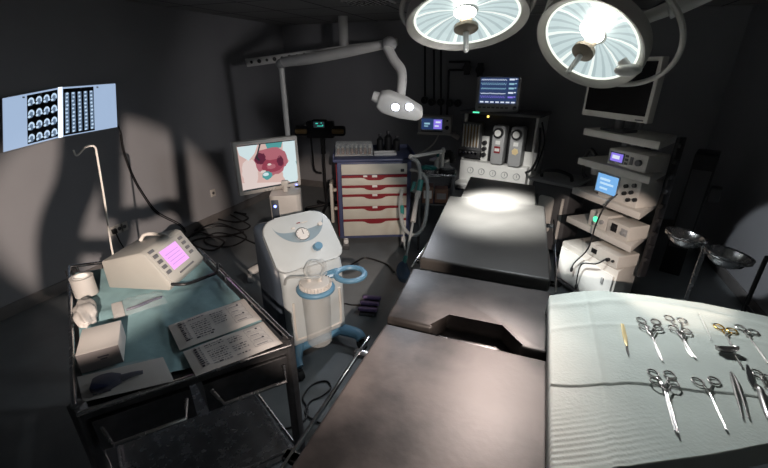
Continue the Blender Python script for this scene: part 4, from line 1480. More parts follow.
# small monitor on a bracket left of the anaesthesia machine
im = ony(434, 133, 4.8)
IM = thing('gas_monitor', V((im.x, 4.8, im.z)), 'small grey gas monitor with a violet display left of the anaesthesia machine', 'monitor', R(5))
b = mb(IM).use('offwhite').prism(rrect(0.40, 0.20, 0.012, 3), -0.16, 0.0, FRONT, bev=0.006)
ib = b.build('case', IM)
mb(IM, T3(0, -0.001, 0) @ FRONT).use('lcd_navy').box((-0.03, 0.105, 0), (0.26, 0.13, 0.004)).use('lcd_viol').box((0.04, 0.105, 0.001), (0.10, 0.11, 0.004)).use('lcd_white').box((0.045, 0.13, 0.003), (0.06, 0.02, 0.003)).box((0.03, 0.085, 0.003), (0.05, 0.016, 0.003)).use('lcd_cyan').box((-0.09, 0.11, 0.001), (0.07, 0.02, 0.004)).box((-0.1, 0.08, 0.001), (0.05, 0.012, 0.004)).build('display', ib)
mb(IM, FRONT).use('black').cyl((0.155, 0.07, 0), (0.155, 0.07, 0.02), 0.024).cyl((0.155, 0.15, 0), (0.155, 0.15, 0.012), 0.012).box((-0.03, 0.02, 0.002), (0.26, 0.012, 0.004)).build('knob', ib)
mb(IM).use('offwhite').box((0.02, 0.09, -0.014), (0.46, 0.2, 0.018), 0.004).cyl((0.22, 0.09, -0.02), (0.3, 0.08, -0.06), 0.03).cyl((0.02, 0.18, -0.02), (0.02, 0.41, -0.02), 0.03).tube([(-0.22, 0.0, -0.28), (-0.1, 0.0, -0.22), (0.0, 0.0, -0.13), (0.05, 0.05, -0.03)], 0.009, 8).build('bracket', IM)

# ------------------------------------------------- gas pipework on the back wall
PW = YB - 0.07
pw = thing('gas_pipework', ony(445, 90, PW), 'dark vertical gas pipes with valves on the back wall left of the patient monitor', 'pipework')
for pts in (((425, 44), (425, 103)), ((441, 44), (441, 115)), ((449, 70), (447, 116)), ((434, 50), (434, 100)), ((467, 62), (449, 62)), ((467, 70), (449, 70))):
    q = [ony(x, y, PW) for x, y in pts]
    mb().use('black').cyl(q[0], q[1], 0.014, n=10).build('pipe', pw)
for x, y in ((425, 100), (432, 102), (441, 102), (450, 103), (458, 103)):
    q = ony(x, y, PW - 0.01)
    mb().use('black').cyl(q + V((0, 0.03, 0)), q + V((0, -0.035, 0)), 0.045, n=16).cyl(q + V((0, -0.03, 0)), q + V((0, -0.06, 0)), 0.02, n=10).build('valve', pw)
for x, y in ((467, 68), (480, 70)):
    q = ony(x, y, PW - 0.01)
    mb().use('black').cyl(q + V((0, 0.035, 0)), q + V((0, -0.03, 0)), 0.05, n=16).box(q + V((0, 0.01, 0)), (0.07, 0.06, 0.16), 0.01).build('regulator', pw)

# -------------------------------------------------------------- video tower
tl_, tr_ = V((0.315, 3.33, 0)), V((0.70, 2.84, 0))
tang = math.atan2(tr_.y - tl_.y, tr_.x - tl_.x)
TW = (tr_ - tl_).length
TD = 0.34
tmid = (tl_ + tr_) / 2
back = V((-math.sin(tang), math.cos(tang), 0))
tw = thing('video_tower', tmid + back * TD / 2, 'white shelved video tower on a dark post, carrying devices and a screen', 'equipment tower', tang)
yf = -TD / 2
for z in (1.335, 1.115, 0.875, 0.635):
    b = mb(tw).use('offwhite').prism([(-TW / 2, -TD / 2), (TW / 2, -TD / 2), (TW / 2 - 0.16, TD / 2), (-TW / 2, TD / 2)], z - 0.047, z + 0.003, bev=0.006)
    b.build('shelf', tw)
b = mb(tw).use('offwhite').prism([(-TW / 2 + 0.005, -TD / 2), (TW / 2 - 0.045, -TD / 2), (TW / 2 - 0.17, TD / 2), (-TW / 2 + 0.005, TD / 2)], 0.08, 0.42, bev=0.012)
cab = b.build('cabinet', tw)
b = mb(tw).use('white').box((-0.02, yf - 0.012, 0.24), (TW - 0.09, 0.012, 0.27), 0.004)
cdoor = b.build('door', cab)
mb(tw).use('grey').box((0.17, yf - 0.022, 0.3), (0.02, 0.012, 0.05), 0.003).build('latch', cdoor)
b = mb(tw).use('grey').box((-0.19, TD / 2 - 0.03, 0.86), (0.05, 0.05, 1.2), 0.004).box((-0.13, TD / 2 - 0.022, 0.86), (0.04, 0.04, 1.2), 0.004)
b.build('post', tw)
b = mb(tw).use('black').box((TW / 2 - 0.04, 0.05, 0.85), (0.03, 0.06, 1.0), 0.008)
for k in range(9):
    b.box((TW / 2 - 0.02, 0.03, 0.5 + k * 0.1), (0.035, 0.04, 0.03), 0.008)
b.build('cable_rail', tw)
b = mb(tw).use('grey_dk').box((0, 0.04, 0.07), (TW - 0.1, TD + 0.1, 0.03), 0.01)
b.build('base', tw)
for x in (-0.26, 0.26):
    for y in (-0.17, 0.24):
        mb(tw).use('rubber').cyl((x - 0.016, y, 0.03), (x + 0.016, y, 0.03), 0.03).cyl((x, y, 0.03), (x, y, 0.06), 0.014).build('caster', tw)
b = mb(tw).use('white').cyl((-TW / 2 + 0.03, 0.02, 0.98), (-TW / 2 + 0.03, 0.02, 1.08), 0.05, 0.055, 20)
b.use('black').tube([(-TW / 2 + 0.0, 0.0, 1.12), (-TW / 2 - 0.05, -0.03, 1.16), (-TW / 2 - 0.09, -0.02, 1.0), (-TW / 2 - 0.06, 0.0, 0.93)], 0.014, 8)
b.build('scope_holder', tw)
tww = world_of(tw)


def device(x0, x1, z, h, d, label, name='video_processor', y0=0.03, group='devices on the video tower'):
    o = thing(name, tww @ V(((x0 + x1) / 2, yf + y0, z)), label, 'medical device', tang, group)
    w = x1 - x0
    mb(o).use('offwhite').prism(rrect(w, h, 0.008, 3), -d, 0, FRONT, bev=0.005).build('case', o)
    return o, w, h


o, w, h = device(-0.07, 0.24, 1.115 + 0.004, 0.115, 0.19, 'slim tower device with a violet display on the second shelf')
mb(o, FRONT).use('p_dk').box((-0.08, 0.06, 0.001), (0.12, 0.07, 0.004)).use('lcd_viol').box((-0.08, 0.06, 0.002), (0.10, 0.056, 0.004)).use('lcd_white').box((-0.085, 0.062, 0.004), (0.06, 0.024, 0.003)).build('display', o)
mb(o, FRONT).use('grey_dk').cyl((0.10, 0.06, 0), (0.10, 0.06, 0.02), 0.02, n=18).box((0.0, 0.085, 0.002), (0.022, 0.014, 0.006)).box((0.0, 0.06, 0.002), (0.022, 0.014, 0.006)).box((0.0, 0.035, 0.002), (0.022, 0.014, 0.006)).box((0.04, 0.06, 0.002), (0.022, 0.05, 0.006)).build('control', o)
o, w, h = device(-0.09, 0.24, 0.875 + 0.004, 0.185, 0.19, 'taller tower device with a bright blue display on the middle shelf', 'insufflator')
mb(o, FRONT).use('grey').box((-0.10, 0.1, 0.001), (0.2, 0.15, 0.004)).use('lcd_blue').box((-0.10, 0.1, 0.003), (0.18, 0.13, 0.004)).use('lcd_pale').box((-0.12, 0.13, 0.005), (0.09, 0.016, 0.002)).box((-0.10, 0.1, 0.005), (0.12, 0.014, 0.002)).box((-0.12, 0.065, 0.005), (0.07, 0.014, 0.002)).build('display', o)
b = mb(o, FRONT).use('black')
for x, y in ((0.06, 0.13), (0.12, 0.15), (0.06, 0.08), (0.11, 0.10), (0.15, 0.06), (0.10, 0.045)):
    b.cyl((x, y, 0), (x, y, 0.016), 0.014, n=14)
b.build('button', o)
o, w, h = device(-0.12, 0.05, 0.635 + 0.004, 0.115, 0.18, 'small tower device with a round green light on the lower shelf', 'camera_control_unit')
mb(o, FRONT).use('led_green').cyl((-0.02, 0.06, 0), (-0.02, 0.06, 0.004), 0.022, n=20).build('green_light', o)
mb(o, FRONT).use('grey').cyl((0.045, 0.06, 0), (0.045, 0.06, 0.016), 0.015).box((-0.02, 0.018, 0.001), (0.06, 0.01, 0.004)).build('control', o)
o, w, h = device(0.06, 0.245, 0.635 + 0.004, 0.105, 0.18, 'white light source box with a black socket on the lower shelf', 'light_source', 0.025)
mb(o, FRONT).use('black').cyl((-0.03, 0.06, 0), (-0.03, 0.06, 0.014), 0.018, n=16).box((-0.03, 0.06, 0.002), (0.05, 0.06, 0.003), 0.001).build('socket', o)
mb(o, FRONT).use('grey').box((0.055, 0.055, 0.001), (0.05, 0.05, 0.004)).cyl((0.055, 0.055, 0), (0.055, 0.055, 0.02), 0.012).build('control', o)
o, w, h = device(-0.03, 0.24, 0.42 + 0.004, 0.10, 0.19, 'slim white device with a black socket on top of the tower cabinet', 'recorder', 0.0)
b = mb(o, FRONT).use('black').box((-0.08, 0.05, 0.001), (0.05, 0.036, 0.008), 0.002).cyl((0.06, 0.045, 0), (0.06, 0.045, 0.02), 0.014).cyl((0.1, 0.05, 0), (0.1, 0.05, 0.012), 0.010)
build_each(b, 'socket', o)
# cables of the tower
for pts, lab in ((((0.11, yf - 0.005, 0.95), (0.08, yf - 0.06, 0.85), (0.05, yf - 0.07, 0.7), (0.02, yf - 0.06, 0.5), (-0.09, yf - 0.05, 0.32), (-0.1, yf - 0.05, 0.26)), 'thin black cable hanging from the blue-display device down to the cabinet'),
                 (((0.16, yf - 0.03, 0.47), (0.12, yf - 0.06, 0.42), (0.0, yf - 0.06, 0.36), (-0.03, yf - 0.05, 0.25), (-0.03, yf - 0.04, 0.14)), 'black cable looping from the bottom device across the cabinet door')):
    o = mb(tw).use('black').tube(pts, 0.0055, 6).ball(pts[-1], 0.012, (1, 1, 2))
    tag(o.build('cable'), lab, 'cable')
# screen on the tower
tm0 = V((0.0, -0.05, 0))
so = thing('tower_screen', tww @ V((-0.12, yf + 0.035, 1.339)), 'wide dark switched-off screen with pale bezel on top of the video tower', 'monitor', tang)
b = mb(so).use('offwhite')
SWd, SHd, Sz = 0.56, 0.39, 0.085
fr = [(-SWd / 2, 0), (SWd / 2, 0), (SWd / 2, SHd), (-SWd / 2, SHd)]
b.prism(fr, -0.05, 0, T3(0, 0, Sz) @ FRONT, bev=0.006)
b.use('grey_dk').cyl((0.02, 0.065, 0), (0.02, 0.065, 0.12), 0.03).box((0.02, 0.065, 0.01), (0.2, 0.13, 0.02), 0.006)
sb = b.build('case', so)
mb(so, T3(0, 0, Sz) @ FRONT).use('screenblk').box((0, SHd / 2 + 0.008, 0.001), (SWd - 0.05, SHd - 0.065, 0.003)).build('screen', sb)
mb(so, T3(0, 0, Sz) @ FRONT).use('grey_dk').box((0.22, 0.014, 0.001), (0.06, 0.008, 0.003)).build('button', sb)
mb(tw).use('black').tube([(0.06, 0.0, 1.31), (0.1, -0.02, 1.26), (0.02, 0.12, 1.22), (0.03, 0.15, 1.125)], 0.009, 8).build('screen_cable', tw)

# ---------------------------------------- grey unit in the shade left of the tower
gp_ = V((0.27, 4.12, 0))
gu = thing('suction_pump', gp_, 'grey cabinet with pale upright panels and a black top hose, left of the tower', 'medical device', R(-25))
mb(gu).use('grey_dk').box((0, 0, 0.4), (0.38, 0.4, 0.66), 0.02).build('cabinet', gu)
mb(gu).use('grey').box((0, 0, 0.745), (0.44, 0.44, 0.03), 0.01).build('top', gu)
mb(gu).use('offwhite').prism(rrect(0.15, 0.36, 0.03), -0.01, 0.012, T3(-0.02, -0.2, 0.25) @ FRONT, bev=0.004).build('front_panel', gu)
mb(gu).use('offwhite').cyl((0.14, -0.215, 0.18), (0.14, -0.215, 0.62), 0.014).build('grab_rail', gu)
mb(gu).use('black').tube([(-0.15, -0.1, 0.765), (-0.13, -0.12, 0.82), (0.0, -0.13, 0.85), (0.12, -0.1, 0.82), (0.14, -0.08, 0.765)], 0.016, 8).build('hose', gu)
for x in (-0.15, 0.15):
    for y in (-0.15, 0.15):
        mb(gu).use('rubber').cyl((x - 0.015, y, 0.035), (x + 0.015, y, 0.035), 0.035).cyl((x, y, 0.035), (x, y, 0.08), 0.014).build('caster', gu)

# ------------------------------------------------------------ bowls on a stand
bs = ony(706, 244, 2.62)
bst = thing('bowl_stand', (bs.x, 2.62, 0), 'thin steel pole stand holding two steel bowls right of the video tower', 'bowl stand')
mb().use('steel').cyl((bs.x, 2.62, 0.05), (bs.x, 2.62, bs.z), 0.013).ball((bs.x, 2.62, bs.z), 0.018).build('pole', bst)
b = mb().use('steel_dark')
for k in range(5):
    a = 2 * math.pi * k / 5
    b.tube([(bs.x, 2.62, 0.08), (bs.x + 0.25 * math.cos(a), 2.62 + 0.25 * math.sin(a), 0.05)], 0.014, 8, 1)
    b.ball((bs.x + 0.25 * math.cos(a), 2.62 + 0.25 * math.sin(a), 0.024), 0.024)
b.build('star_base', bst)
for (cx, cy, Y, lab) in ((687, 235, 2.72, 'shiny steel bowl on the left ring of the bowl stand'), (729, 254, 2.45, 'shiny steel bowl on the right ring of the bowl stand, nearer the wall')):
    q = ony(cx, cy, Y)
    BXb = T3(q.x, q.y, q.z) @ RY(8)
    mb(None, BXb).use('steel').torus((0, 0, -0.012), 0.107, 0.006, n=36).build('ring', bst)
    mb().use('steel').tube([V((bs.x, 2.62, bs.z - 0.06)), BXb @ V((0.0, 0, -0.02)) + (V((bs.x, 2.62, 0)) - V((q.x, q.y, 0))).normalized() * 0.107], 0.008, 8, 1).build('ring_arm', bst)
    o = mb(None, BXb).use('steel').lathe([(r * 0.78, z * 0.78) for r, z in ((0, -0.085), (0.06, -0.083), (0.10, -0.055), (0.122, -0.01), (0.126, 0.0), (0.146, 0.006), (0.145, 0.002), (0.126, -0.006), (0.104, -0.06), (0.06, -0.088), (0, -0.09))], 48)
    tag(o.build('steel_bowl'), lab, 'bowl', 'steel bowls on the stand')

# dark cabinet and black frame by the right wall
q = onz(694, 285, 0)
dk = thing('narrow_cabinet', (1.36, 4.05, 0), 'narrow black upright cabinet behind the steel bowls', 'cabinet', R(-20))
mb(dk).use('black').box((0, 0, 0.55), (0.16, 0.3, 1.1), 0.01).build('body', dk)
mb(dk).use('grey_dk').box((0, -0.155, 0.62), (0.13, 0.012, 0.7), 0.004).build('door', dk)
mb(dk).use('grey_dk').box((0.13, -0.1, 0.78), (0.08, 0.12, 0.12), 0.015).build('side_box', dk)
a0, a1 = onx(745, 312, 1.45), onx(765, 256, 1.45)
fr0 = V((a0.x, a0.y, 0))
bf = thing('tube_stand', (a1.x, a1.y, 0), 'black bent tube frame standing by the right wall behind the draped table', 'frame')
yy = (a0.y + a1.y) / 2
b = mb().use('black')
b.tube([(1.45, yy, 0.01), (1.45, yy, a1.z - 0.06), (1.45, yy - 0.02, a1.z), (1.45, yy - 0.08, a1.z + 0.005), (1.45, yy - 0.5, a1.z), (1.45, yy - 0.56, a1.z - 0.06), (1.45, yy - 0.56, 0.01)], 0.013, 10, 5)
b.build('tube_frame', bf)
b = mb().use('black').cyl((1.45, yy, 0.3), (1.45, yy - 0.56, 0.3), 0.01)
b.build('crossbar', bf)

# ------------------------------------------------ instrument table and its drape
DZ = 0.93
far = [onz(x, y, DZ) for x, y in ((549, 297), (573, 293), (600, 292), (650, 297), (700, 304), (768, 318), (850, 338))]
near = [onz(x, y, DZ) for x, y in ((551, 474), (600, 471), (660, 463), (708, 456), (740, 450), (768, 444), (850, 424))]


def along(pts, u):
    k = min(len(pts) - 2, int(u * (len(pts) - 1)))
    return pts[k].lerp(pts[k + 1], u * (len(pts) - 1) - k)


def dpt(u, v):
    """u to the right, v from the far edge to the near edge; drops over both edges and the left side"""
    p = along(far, min(1, max(0, u))).lerp(along(near, min(1, max(0, u))), min(1, max(0, v)))
    return p


vf = lambda u: 0.64 + 0.008 * math.sin(u * 14) + 0.12 * u       # where the upper layer ends


def drape_z(u, v):
    z = 0.0012 * (math.sin(u * 11 + v * 4) * math.sin(v * 9 - u * 5) + 1)
    z += 0.004 * math.exp(-((u - 0.235 + 0.02 * v) * 70) ** 2)
    z += 0.005 * math.exp(-((v - 0.10 - 0.02 * math.sin(u * 9)) * 40) ** 2)
    z += 0.002 * math.exp(-((v - 0.30) * 60) ** 2)
    if v < vf(u):
        z += 0.0045
    else:
        k = max(0, min(1, (v - vf(u) - 0.05) / 0.2)) * max(0, 1 - u * 2.2)
        z += 0.0009 * k * math.sin(v * 300 + u * 14)
    return z


idr = thing('instrument_table', (0.5, 1.15, 0), 'steel instrument table standing under the pale green drape', 'instrument table')
quad = [dpt(0.03, 0.05), dpt(0.95, 0.05), dpt(0.95, 0.95), dpt(0.03, 0.95)]
b = mb().use('steel')
b.add([V((p.x, p.y, z)) for z in (DZ - 0.03, DZ - 0.004) for p in quad], [(0, 3, 2, 1), (4, 5, 6, 7), (0, 1, 5, 4), (1, 2, 6, 5), (2, 3, 7, 6), (3, 0, 4, 7)])
b.build('table_top', idr)
for (u, v) in ((0.35, 0.12), (0.92, 0.1), (0.92, 0.9), (0.42, 0.9)):
    p = dpt(u, v)
    lg = mb().use('steel').cyl((p.x, p.y, 0.06), (p.x, p.y, DZ - 0.03), 0.014).build('leg', idr)
    mb().use('rubber').cyl((p.x - 0.012, p.y, 0.032), (p.x + 0.012, p.y, 0.032), 0.032).cyl((p.x, p.y, 0.03), (p.x, p.y, 0.07), 0.012).build('caster', lg)
b = mb().use('blue_pl')
b.cyl(dpt(0.42, 0.9) - V((0, 0, 0.40)), dpt(0.92, 0.9) - V((0, 0, 0.40)), 0.012).cyl(dpt(0.35, 0.12) - V((0, 0, 0.6)), dpt(0.42, 0.9) - V((0, 0, 0.6)), 0.012)
b.build('stretcher', idr)
NU, NV = 90, 260
b = mb().use('drape')


def dfn(u, v):
    # margins of the parameter square hang down
    uu, vv = (u - 0.02) / 0.98, (v - 0.03) / 0.93
    p = dpt(uu, vv)
    z = DZ + drape_z(min(1, max(0, uu)), min(1, max(0, vv)))
    if vv > 1:
        z -= (vv - 1) * 1.6
    if vv < 0:
        z += vv * 2.2
    if uu < 0:
        z += uu * 2.2
    return V((p.x + (uu * 0.15 if uu < 0 else 0), p.y + ((1 - vv) * 0.12 if vv > 1 else 0) - (vv * 0.15 if vv < 0 else 0), z))


b.grid(dfn, NU, NV)
o = b.build('drape', sharp=180)
md = o.modifiers.new('thickness', 'SOLIDIFY')
md.thickness = 0.0012
tag(o, 'pale green surgical drape with fold lines spread under the surgical instruments', 'drape')

TOPZ = DZ + 0.0065        # upper layer, far from the camera
LOWZ = DZ + 0.0035


def on(x, y, z, dz=0.0):
    return onz(x, y, z) + V((0, 0, dz))


def ring(b, c, ax, rx, ry, r=0.0022, n=22):
    ay = V((-ax.y, ax.x, 0))
    b.tube([c + ax * (rx * math.cos(2 * math.pi * i / n)) + ay * (ry * math.sin(2 * math.pi * i / n)) for i in range(n)], r, 8, 1, True)


def scissors(name, r1, r2, piv, tip, z, label, key='instr', handle=None, cat='scissors', group=None, open_=0.0, dz=0.0, rr=0.0135, bent=False, lockbar=True):
    c1, c2 = on(*r1, z, 0.0035 + dz), on(*r2, z, 0.0035 + dz)
    pv = on(*piv, z, 0.0045 + dz)
    tp_ = on(*tip, z, 0.002 + dz)
    root = thing(name, V((pv.x, pv.y, z)), label, cat, 0, group)
    axis = (tp_ - pv).normalized()
    side = V((-axis.y, axis.x, 0))
    for k, (c_, s) in enumerate(((c1, 1), (c2, -1))):
        s = 1 if (c_ - pv).dot(side) > 0 else -1
        h = mb().use(handle or key)
        d = (pv - c_).normalized()
        ring(h, c_, d, rr * 1.2, rr, 0.0023)
        st_ = c_ + d * rr * 1.2
        h.tube([st_, st_.lerp(pv, 0.5) + side * s * 0.001, pv + V((0, 0, 0.001 * k))], 0.0021, 8, 4)
        if lockbar and k == 0:
            m_ = c1.lerp(pv, 0.45).lerp(c2.lerp(pv, 0.45), 0.5)
            h.cyl(c1.lerp(pv, 0.4), m_, 0.002, n=6)
        hh = h.build('handle', root)
        bl_ = mb().use(key)
        off = side * (-s) * (0.0013 + open_)
        t_end = tp_ + off
        if bent:
            bl_.tube([pv, pv.lerp(t_end, 0.7) + off, t_end + side * 0.006], lambda t: 0.0021 - 0.0008 * t, 8, 5, flat=0.8)
        else:
            bl_.tube([pv, pv.lerp(t_end, 0.5) + off * 0.6, t_end], lambda t: 0.0021 - 0.0009 * t, 8, 5, flat=0.8)
        bl_.build('blade', root)
    mb().use(key).cyl(pv + V((0, 0, -0.005)), pv + V((0, 0, 0.005)), 0.005, n=12).build('pivot', root)
    return root


# back row
a_, e_ = on(622, 325, TOPZ, 0.004), on(628.5, 357, TOPZ, 0.003)
o = thing('scalpel', (a_ + e_) / 2 - V((0, 0, 0.003)), 'single scalpel with a gold-lit handle at the left end of the back row', 'scalpel')
m_ = a_.lerp(e_, 0.68)
dd = (e_ - a_).normalized()
sd_ = V((-dd.y, dd.x, 0))
SXm = basis(dd, sd_, V((0, 0, 1)), a_)
L_ = (e_ - a_).length
mb(None, SXm).use('brass').prism([(0, -0.005), (L_ * 0.4, -0.0065), (L_ * 0.7, -0.003), (L_ * 0.72, 0.003), (L_ * 0.4, 0.0065), (0, 0.005)], -0.002, 0.002, bev=0.001).build('handle', o)
mb(None, SXm).use('instr').prism([(L_ * 0.68, -0.003), (L_ * 0.85, -0.005), (L_, 0.0), (L_ * 0.85, 0.003), (L_ * 0.68, 0.002)], -0.001, 0.001).build('blade', o)
G = 'ringed clamps in the back row'
scissors('artery_clamp', (641, 321), (655.5, 322.5), (650, 334), (660, 359), TOPZ, 'upper clamp of the first crossed pair in the back row, next to the scalpel', group=G)
scissors('artery_clamp', (643, 328), (657.5, 329.5), (651.5, 338), (662, 362), TOPZ, 'lower clamp of the first crossed pair in the back row, next to the scalpel', group=G, dz=0.003)
scissors('artery_clamp', (669, 319), (682, 321.5), (680, 334), (690, 357), TOPZ, 'upper clamp of the second pair in the back row, with bent tip', group=G, bent=True)
scissors('artery_clamp', (673, 330), (686, 333), (683, 341), (693, 359), TOPZ, 'lower clamp of the second pair in the back row, with bent tip', group=G, dz=0.003, bent=True)
b = mb().use('clear').cyl(on(699, 315, TOPZ, 0.004), on(711, 341, TOPZ, 0.004), 0.003)
tag(b.build('glass_rod'), 'thin clear rod lying between the clamps and the gold scissors', 'rod')
scissors('scissors', (718.5, 327.5), (731.5, 331.5), (726, 336), (734, 352), TOPZ, 'gold-handled scissors pointing to the steel scoop in the back row', handle='gold', lockbar=False)
scissors('scissors', (740, 328.5), (752.5, 332.5), (748, 337), (768, 364), TOPZ, 'plain steel scissors right of the gold-handled pair in the back row')
# scoop
sc0 = on(726, 353, TOPZ)
o = thing('steel_scoop', sc0, 'shiny boat-shaped steel scoop below the gold-handled scissors', 'scoop')
ax = (on(739, 352, TOPZ) - on(714, 351, TOPZ)).normalized()
ay = V((-ax.y, ax.x, 0))
SXs = basis(ax, ay, V((0, 0, 1)), sc0) @ RX(-12)


def boat(u, v):
    x = (u - 0.5) * 2
    y = (v - 0.5) * 2
    k = (1 - abs(x) ** 3) ** 0.5
    return V((x * 0.034, y * 0.017 * k, 0.002 + 0.016 * (y * y * 0.8 + abs(x) ** 3 * 0.6)))


b = mb(None, SXs).use('instr').grid(boat, 24, 12)
ob = b.build('bowl', o)
mdf = ob.modifiers.new('thickness', 'SOLIDIFY')
mdf.thickness = 0.0012
mb().use('instr').tube([on(733, 356, TOPZ, 0.007), on(737, 361, TOPZ, 0.006), on(741, 368, TOPZ, 0.005)], lambda t: 0.0035 - 0.0015 * t, 8).build('handle', o)
# front row
scissors('needle_holder', (653, 374), (669, 375.5), (663, 388), (675, 431), TOPZ, 'left holder of the crossed pair with long slim jaws in the front row', group='needle holders in the front row', cat='needle holder')
scissors('needle_holder', (655.5, 383.5), (672.5, 385), (666, 393), (677, 434), TOPZ, 'right holder of the crossed pair with long slim jaws in the front row', group='needle holders in the front row', cat='needle holder', dz=0.003)
scissors('scissors', (697.5, 382.5), (713.5, 381.5), (708, 392), (726, 430), TOPZ, 'steel scissors with open rings left of the tweezers in the front row', lockbar=False)
o = thing('tweezers', on(738, 396, LOWZ), 'plain steel tweezers between the scissors and the dark curved knife', 'tweezers')
for tipx in (742, 748):
    mb().use('instr').tube([on(730, 374, TOPZ, 0.007), on(732 + (tipx - 742) * 0.7, 385, TOPZ, 0.007), on(tipx, 419, LOWZ, 0.004)], lambda t: 0.0025 + 0.0022 * math.sin(min(1, t * 1.1) * math.pi) - 0.0008 * t, 8, 6).build('prong', o)
o = thing('curved_knife', on(753, 388, LOWZ), 'dark curved-blade knife with a thick shiny handle right of the tweezers', 'knife')
kp = [on(x, y, TOPZ, 0.005) for x, y in ((745.5, 366), (748, 367), (752, 376), (754, 387), (751.5, 388.5), (747.5, 381), (745.5, 373))]
b = mb().use('steel_dark')
n = len(kp)
b.add([p + V((0, 0, -0.0015)) for p in kp] + [p + V((0, 0, 0.0015)) for p in kp], [tuple(range(n - 1, -1, -1)), tuple(range(n, 2 * n))] + [(i, (i + 1) % n, n + (i + 1) % n, n + i) for i in range(n)])
b.build('blade', o)
mb().use('instr').tube([on(753, 387, TOPZ, 0.008), on(758.5, 392, LOWZ, 0.009), on(761, 400, LOWZ, 0.009), on(765, 412, LOWZ, 0.008), on(769, 421, LOWZ, 0.006)], lambda t: 0.006 + 0.003 * math.sin(t * math.pi), 10, 6, flat=0.8).build('handle', o)
scissors('scissors', (757, 374.5), (766, 379), (766, 388), (786, 418), TOPZ, 'steel scissors cut off at the right end of the front row')

# ------------------------------------------------------------- on the floor
fs = onz(370, 308, 0)
fsw = thing('foot_switch', fs, 'foot switch of three purple pedals beside the operating table', 'foot switch')
fx = (onz(382, 306, 0) - onz(360, 304, 0)).normalized()
fy = V((-fx.y, fx.x, 0))
FXm = basis(fx, fy, V((0, 0, 1)), fs)
mb(None, FXm).use('grey_dk').box((0, 0, 0.012), (0.13, 0.24, 0.024), 0.008).build('base', fsw)
for y in (-0.085, 0.0, 0.085):
    mb(None, FXm @ T3(0.0, y, 0.045) @ RX(-18)).use('purple').prism(rrect(0.15, 0.058, 0.018, 3), -0.012, 0.012, T3(0, -0.03, 0), bev=0.006).build('pedal', fsw)
mb().use('black').tube([FXm @ V((-0.06, 0, 0.02)), onz(352, 305, 0.006), onz(343, 304, 0.006), onz(338, 312, 0.006)], 0.006, 8).build('cable', fsw)
b = mb().use('black').tube([onz(x, y, 0.007) for x, y in ((270, 432), (300, 424), (308, 410), (303, 398), (312, 385), (326, 381), (331, 388), (322, 396), (310, 402), (306, 414), (322, 424))], 0.005, 8)
tag(b.build('floor_cable'), 'thin dark cable looped on the floor between the suction unit and operating table', 'cable')
for i, (pts, lab) in enumerate(((((190, 232), (206, 228), (222, 226), (238, 230), (246, 238), (232, 246), (214, 246), (204, 240), (216, 233), (236, 236), (256, 244)), 'coiled black cable on the dark floor below the screen, nearer loop'),
                                (((186, 228), (200, 222), (214, 214), (228, 214), (240, 220), (250, 226), (240, 230), (222, 224), (206, 226), (192, 236)), 'coiled black cable on the dark floor by the left wall, farther loop'),
                                (((346, 268), (356, 262), (366, 258), (386, 264), (394, 272)), 'short black cable on the floor beneath the drawer cart'))):
    b = mb().use('black').tube([onz(x, y, 0.010 + 0.008 * (k % 3)) for k, (x, y) in enumerate(pts)], 0.009, 8)
    tag(b.build('floor_cable'), lab, 'cable', 'black cables on the floor')

for pts, lab in ((((188, 238), (198, 232), (212, 236), (224, 242), (214, 250), (200, 248), (192, 242), (204, 238), (226, 236), (244, 232)), 'added black cable loop darkening the floor nearest the grey control unit'),
                 (((205, 214), (222, 208), (236, 212), (248, 218), (236, 222), (216, 218), (226, 212), (246, 214)), 'added black cable loop darkening the floor just below the wall socket by the screen')):
    b = mb().use('black').tube([onz(x, y, 0.012 + 0.012 * (k % 2)) for k, (x, y) in enumerate(pts)], 0.011, 8)  # extra loops, added to darken floor that lies in shadow
    tag(b.build('floor_cable'), lab, 'cable', 'black cables on the floor')

# ------------------------------------------------- third lamp, added unseen behind the camera
KL = V((0.55, -0.75, 2.02))
aim = V((-0.95, 2.0, 0.0))
kd = (aim - KL).normalized()
z_ = -kd
x_ = z_.orthogonal().normalized()
XC = basis(x_, z_.cross(x_), z_, KL - kd * 0.25)
lampC, bl = surgical_lamp(XC, 0.2, 'small added surgical lamp, unseen behind the viewer, lighting the room from the right', None)
bl.ball((0, 0, 0.02), 0.03, (1, 1, 0.3)).build('bulb', lampC)
# added arms, unseen, shaped to throw the shadows on the left wall
WS = lambda x, y, s: KL.lerp(onx(x, y, XL), s)
sA = 0.15
b = mb().use('lampcase')
b.tube([WS(70, 295, sA), WS(68, 245, sA), WS(74, 215, sA), WS(84, 190, sA), WS(89, 160, sA), WS(89, 110, sA)], 0.021, 12)
b.build('shadow_arm', lampC)
b = mb().use('lampcase').cyl(WS(118, 222, sA), WS(118, 100, sA), 0.013)
b.tube([WS(66, 248, sA), WS(120, 248, sA), WS(128, 240, sA), WS(134, 218, sA), WS(150, 216, sA), WS(172, 208, sA), WS(186, 213, sA), WS(190, 222, sA)], 0.012, 10, 4)
b.cyl(WS(191, 232, sA), WS(180, 120, sA), 0.010)
p = WS(118, 100, sA)
q = WS(89, 110, sA)
r3 = WS(180, 120, sA)
for s in (p, q, r3):
    b.cyl(s, V((s.x, s.y, ZC)), 0.014)
b.build('arm', lampC)  # rest of the added shadow caster


def spot(name, loc, target, power, cone, blend, col=(1, 1, 1), size=0.05, spec=1.0):
    ld = bpy.data.lights.new(name, 'SPOT')
    ld.energy = power
    ld.spot_size = R(cone)
    ld.spot_blend = blend
    ld.color = col
    ld.shadow_soft_size = size
    o = bpy.data.objects.new(name, ld)
    COL.objects.link(o)
    o.location = loc
    o.rotation_euler = (V(target) - V(loc)).to_track_quat('-Z', 'Y').to_euler()
    return o


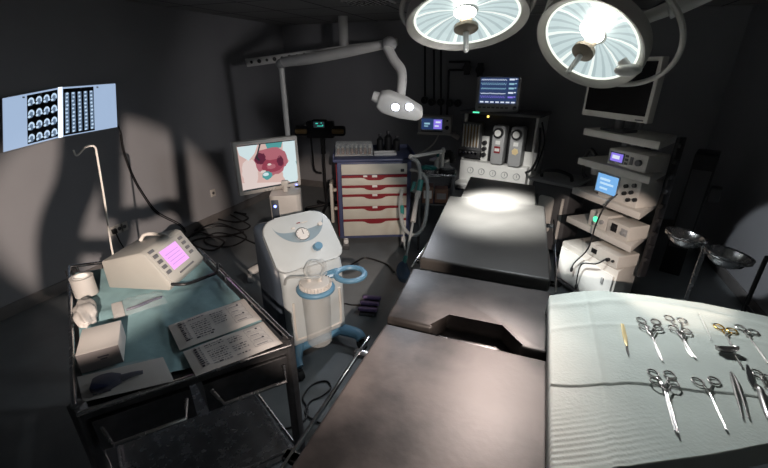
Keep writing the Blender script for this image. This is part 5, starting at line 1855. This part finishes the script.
KP = KL + kd * 0.02
WARM = (1.0, 0.82, 0.71)  # warm beams of the added lamp, each aimed on its own
spot('added_lamp_wall', KP, (-3.5, 2.3, 0.50), 700, 21, 0.4, WARM, 0.008)
spot('added_lamp_floor', KP, (-1.42, 2.5, 0.42), 420, 23, 0.4, WARM, 0.012)
spot('added_lamp_tower', KP, (0.58, 3.1, 0.52), 460, 12.5, 0.4, WARM, 0.01)
spot('lamp_beam', CA + NA * 0.18, (-0.22, 2.86, TT), 1500, 28, 0.9, (0.97, 1.0, 0.97), 0.06)
spot('lamp_beam_wide', CA + NA * 0.18, (-0.2, 2.55, TT), 620, 54, 1.0, (0.97, 1.0, 0.97), 0.12)
spot('machine_fill', CA + NA * 0.18, (-0.38, 4.3, 0.75), 170, 22, 0.5, (1.0, 0.97, 0.92), 0.05)  # extra spot, added to brighten the anaesthesia machine
spot('second_lamp_beam', CB + NB * 0.18, (0.62, 1.12, DZ), 38, 64, 0.7, (0.97, 1.0, 0.96), 0.04)
spot('pad_glow_spot', CB + NB * 0.18, (-0.2, 0.90, TT), 150, 46, 1.0, (1.0, 0.80, 0.72), 0.12)  # extra spot, added for the warm glow on the leg pad
spot('second_lamp_fill', CB + NB * 0.18, (-0.5, 1.7, 0.3), 22, 165, 0.6, (0.88, 0.94, 1.0), 0.1)  # wide fill added at the second lamp head
spot('arm_fill', CB + NB * 0.20, (-1.25, 3.0, 1.5), 34, 48, 0.7, (1.0, 0.95, 0.95), 0.08)  # fill added to lift the examination lamp and its arm
spot('wall_patch_spot', CB + NB * 0.18, onx(764, 250, XR), 120, 17, 0.35, (0.9, 0.95, 1.0), 0.02)  # extra spot, added for the bright patch on the right wall
spot('examination_beam', hp + hd * 0.06, hp + hd, 20, 80, 0.6, (0.85, 0.9, 1.0), 0.03)

w = bpy.data.worlds.new('world')
SC.world = w
w.use_nodes = True
w.node_tree.nodes['Background'].inputs['Color'].default_value = (0.02, 0.022, 0.028, 1)

SC.view_settings.view_transform = 'Standard'
SC.view_settings.look = 'None'
SC.view_settings.gamma = 1.0
SC.view_settings.use_curve_mapping = False
SC.view_settings.exposure = 0.0
SC.cycles.use_denoising = True
SC.cycles.max_bounces = 6
SC.cycles.transparent_max_bounces = 12
SC.cycles.sample_clamp_indirect = 4.0
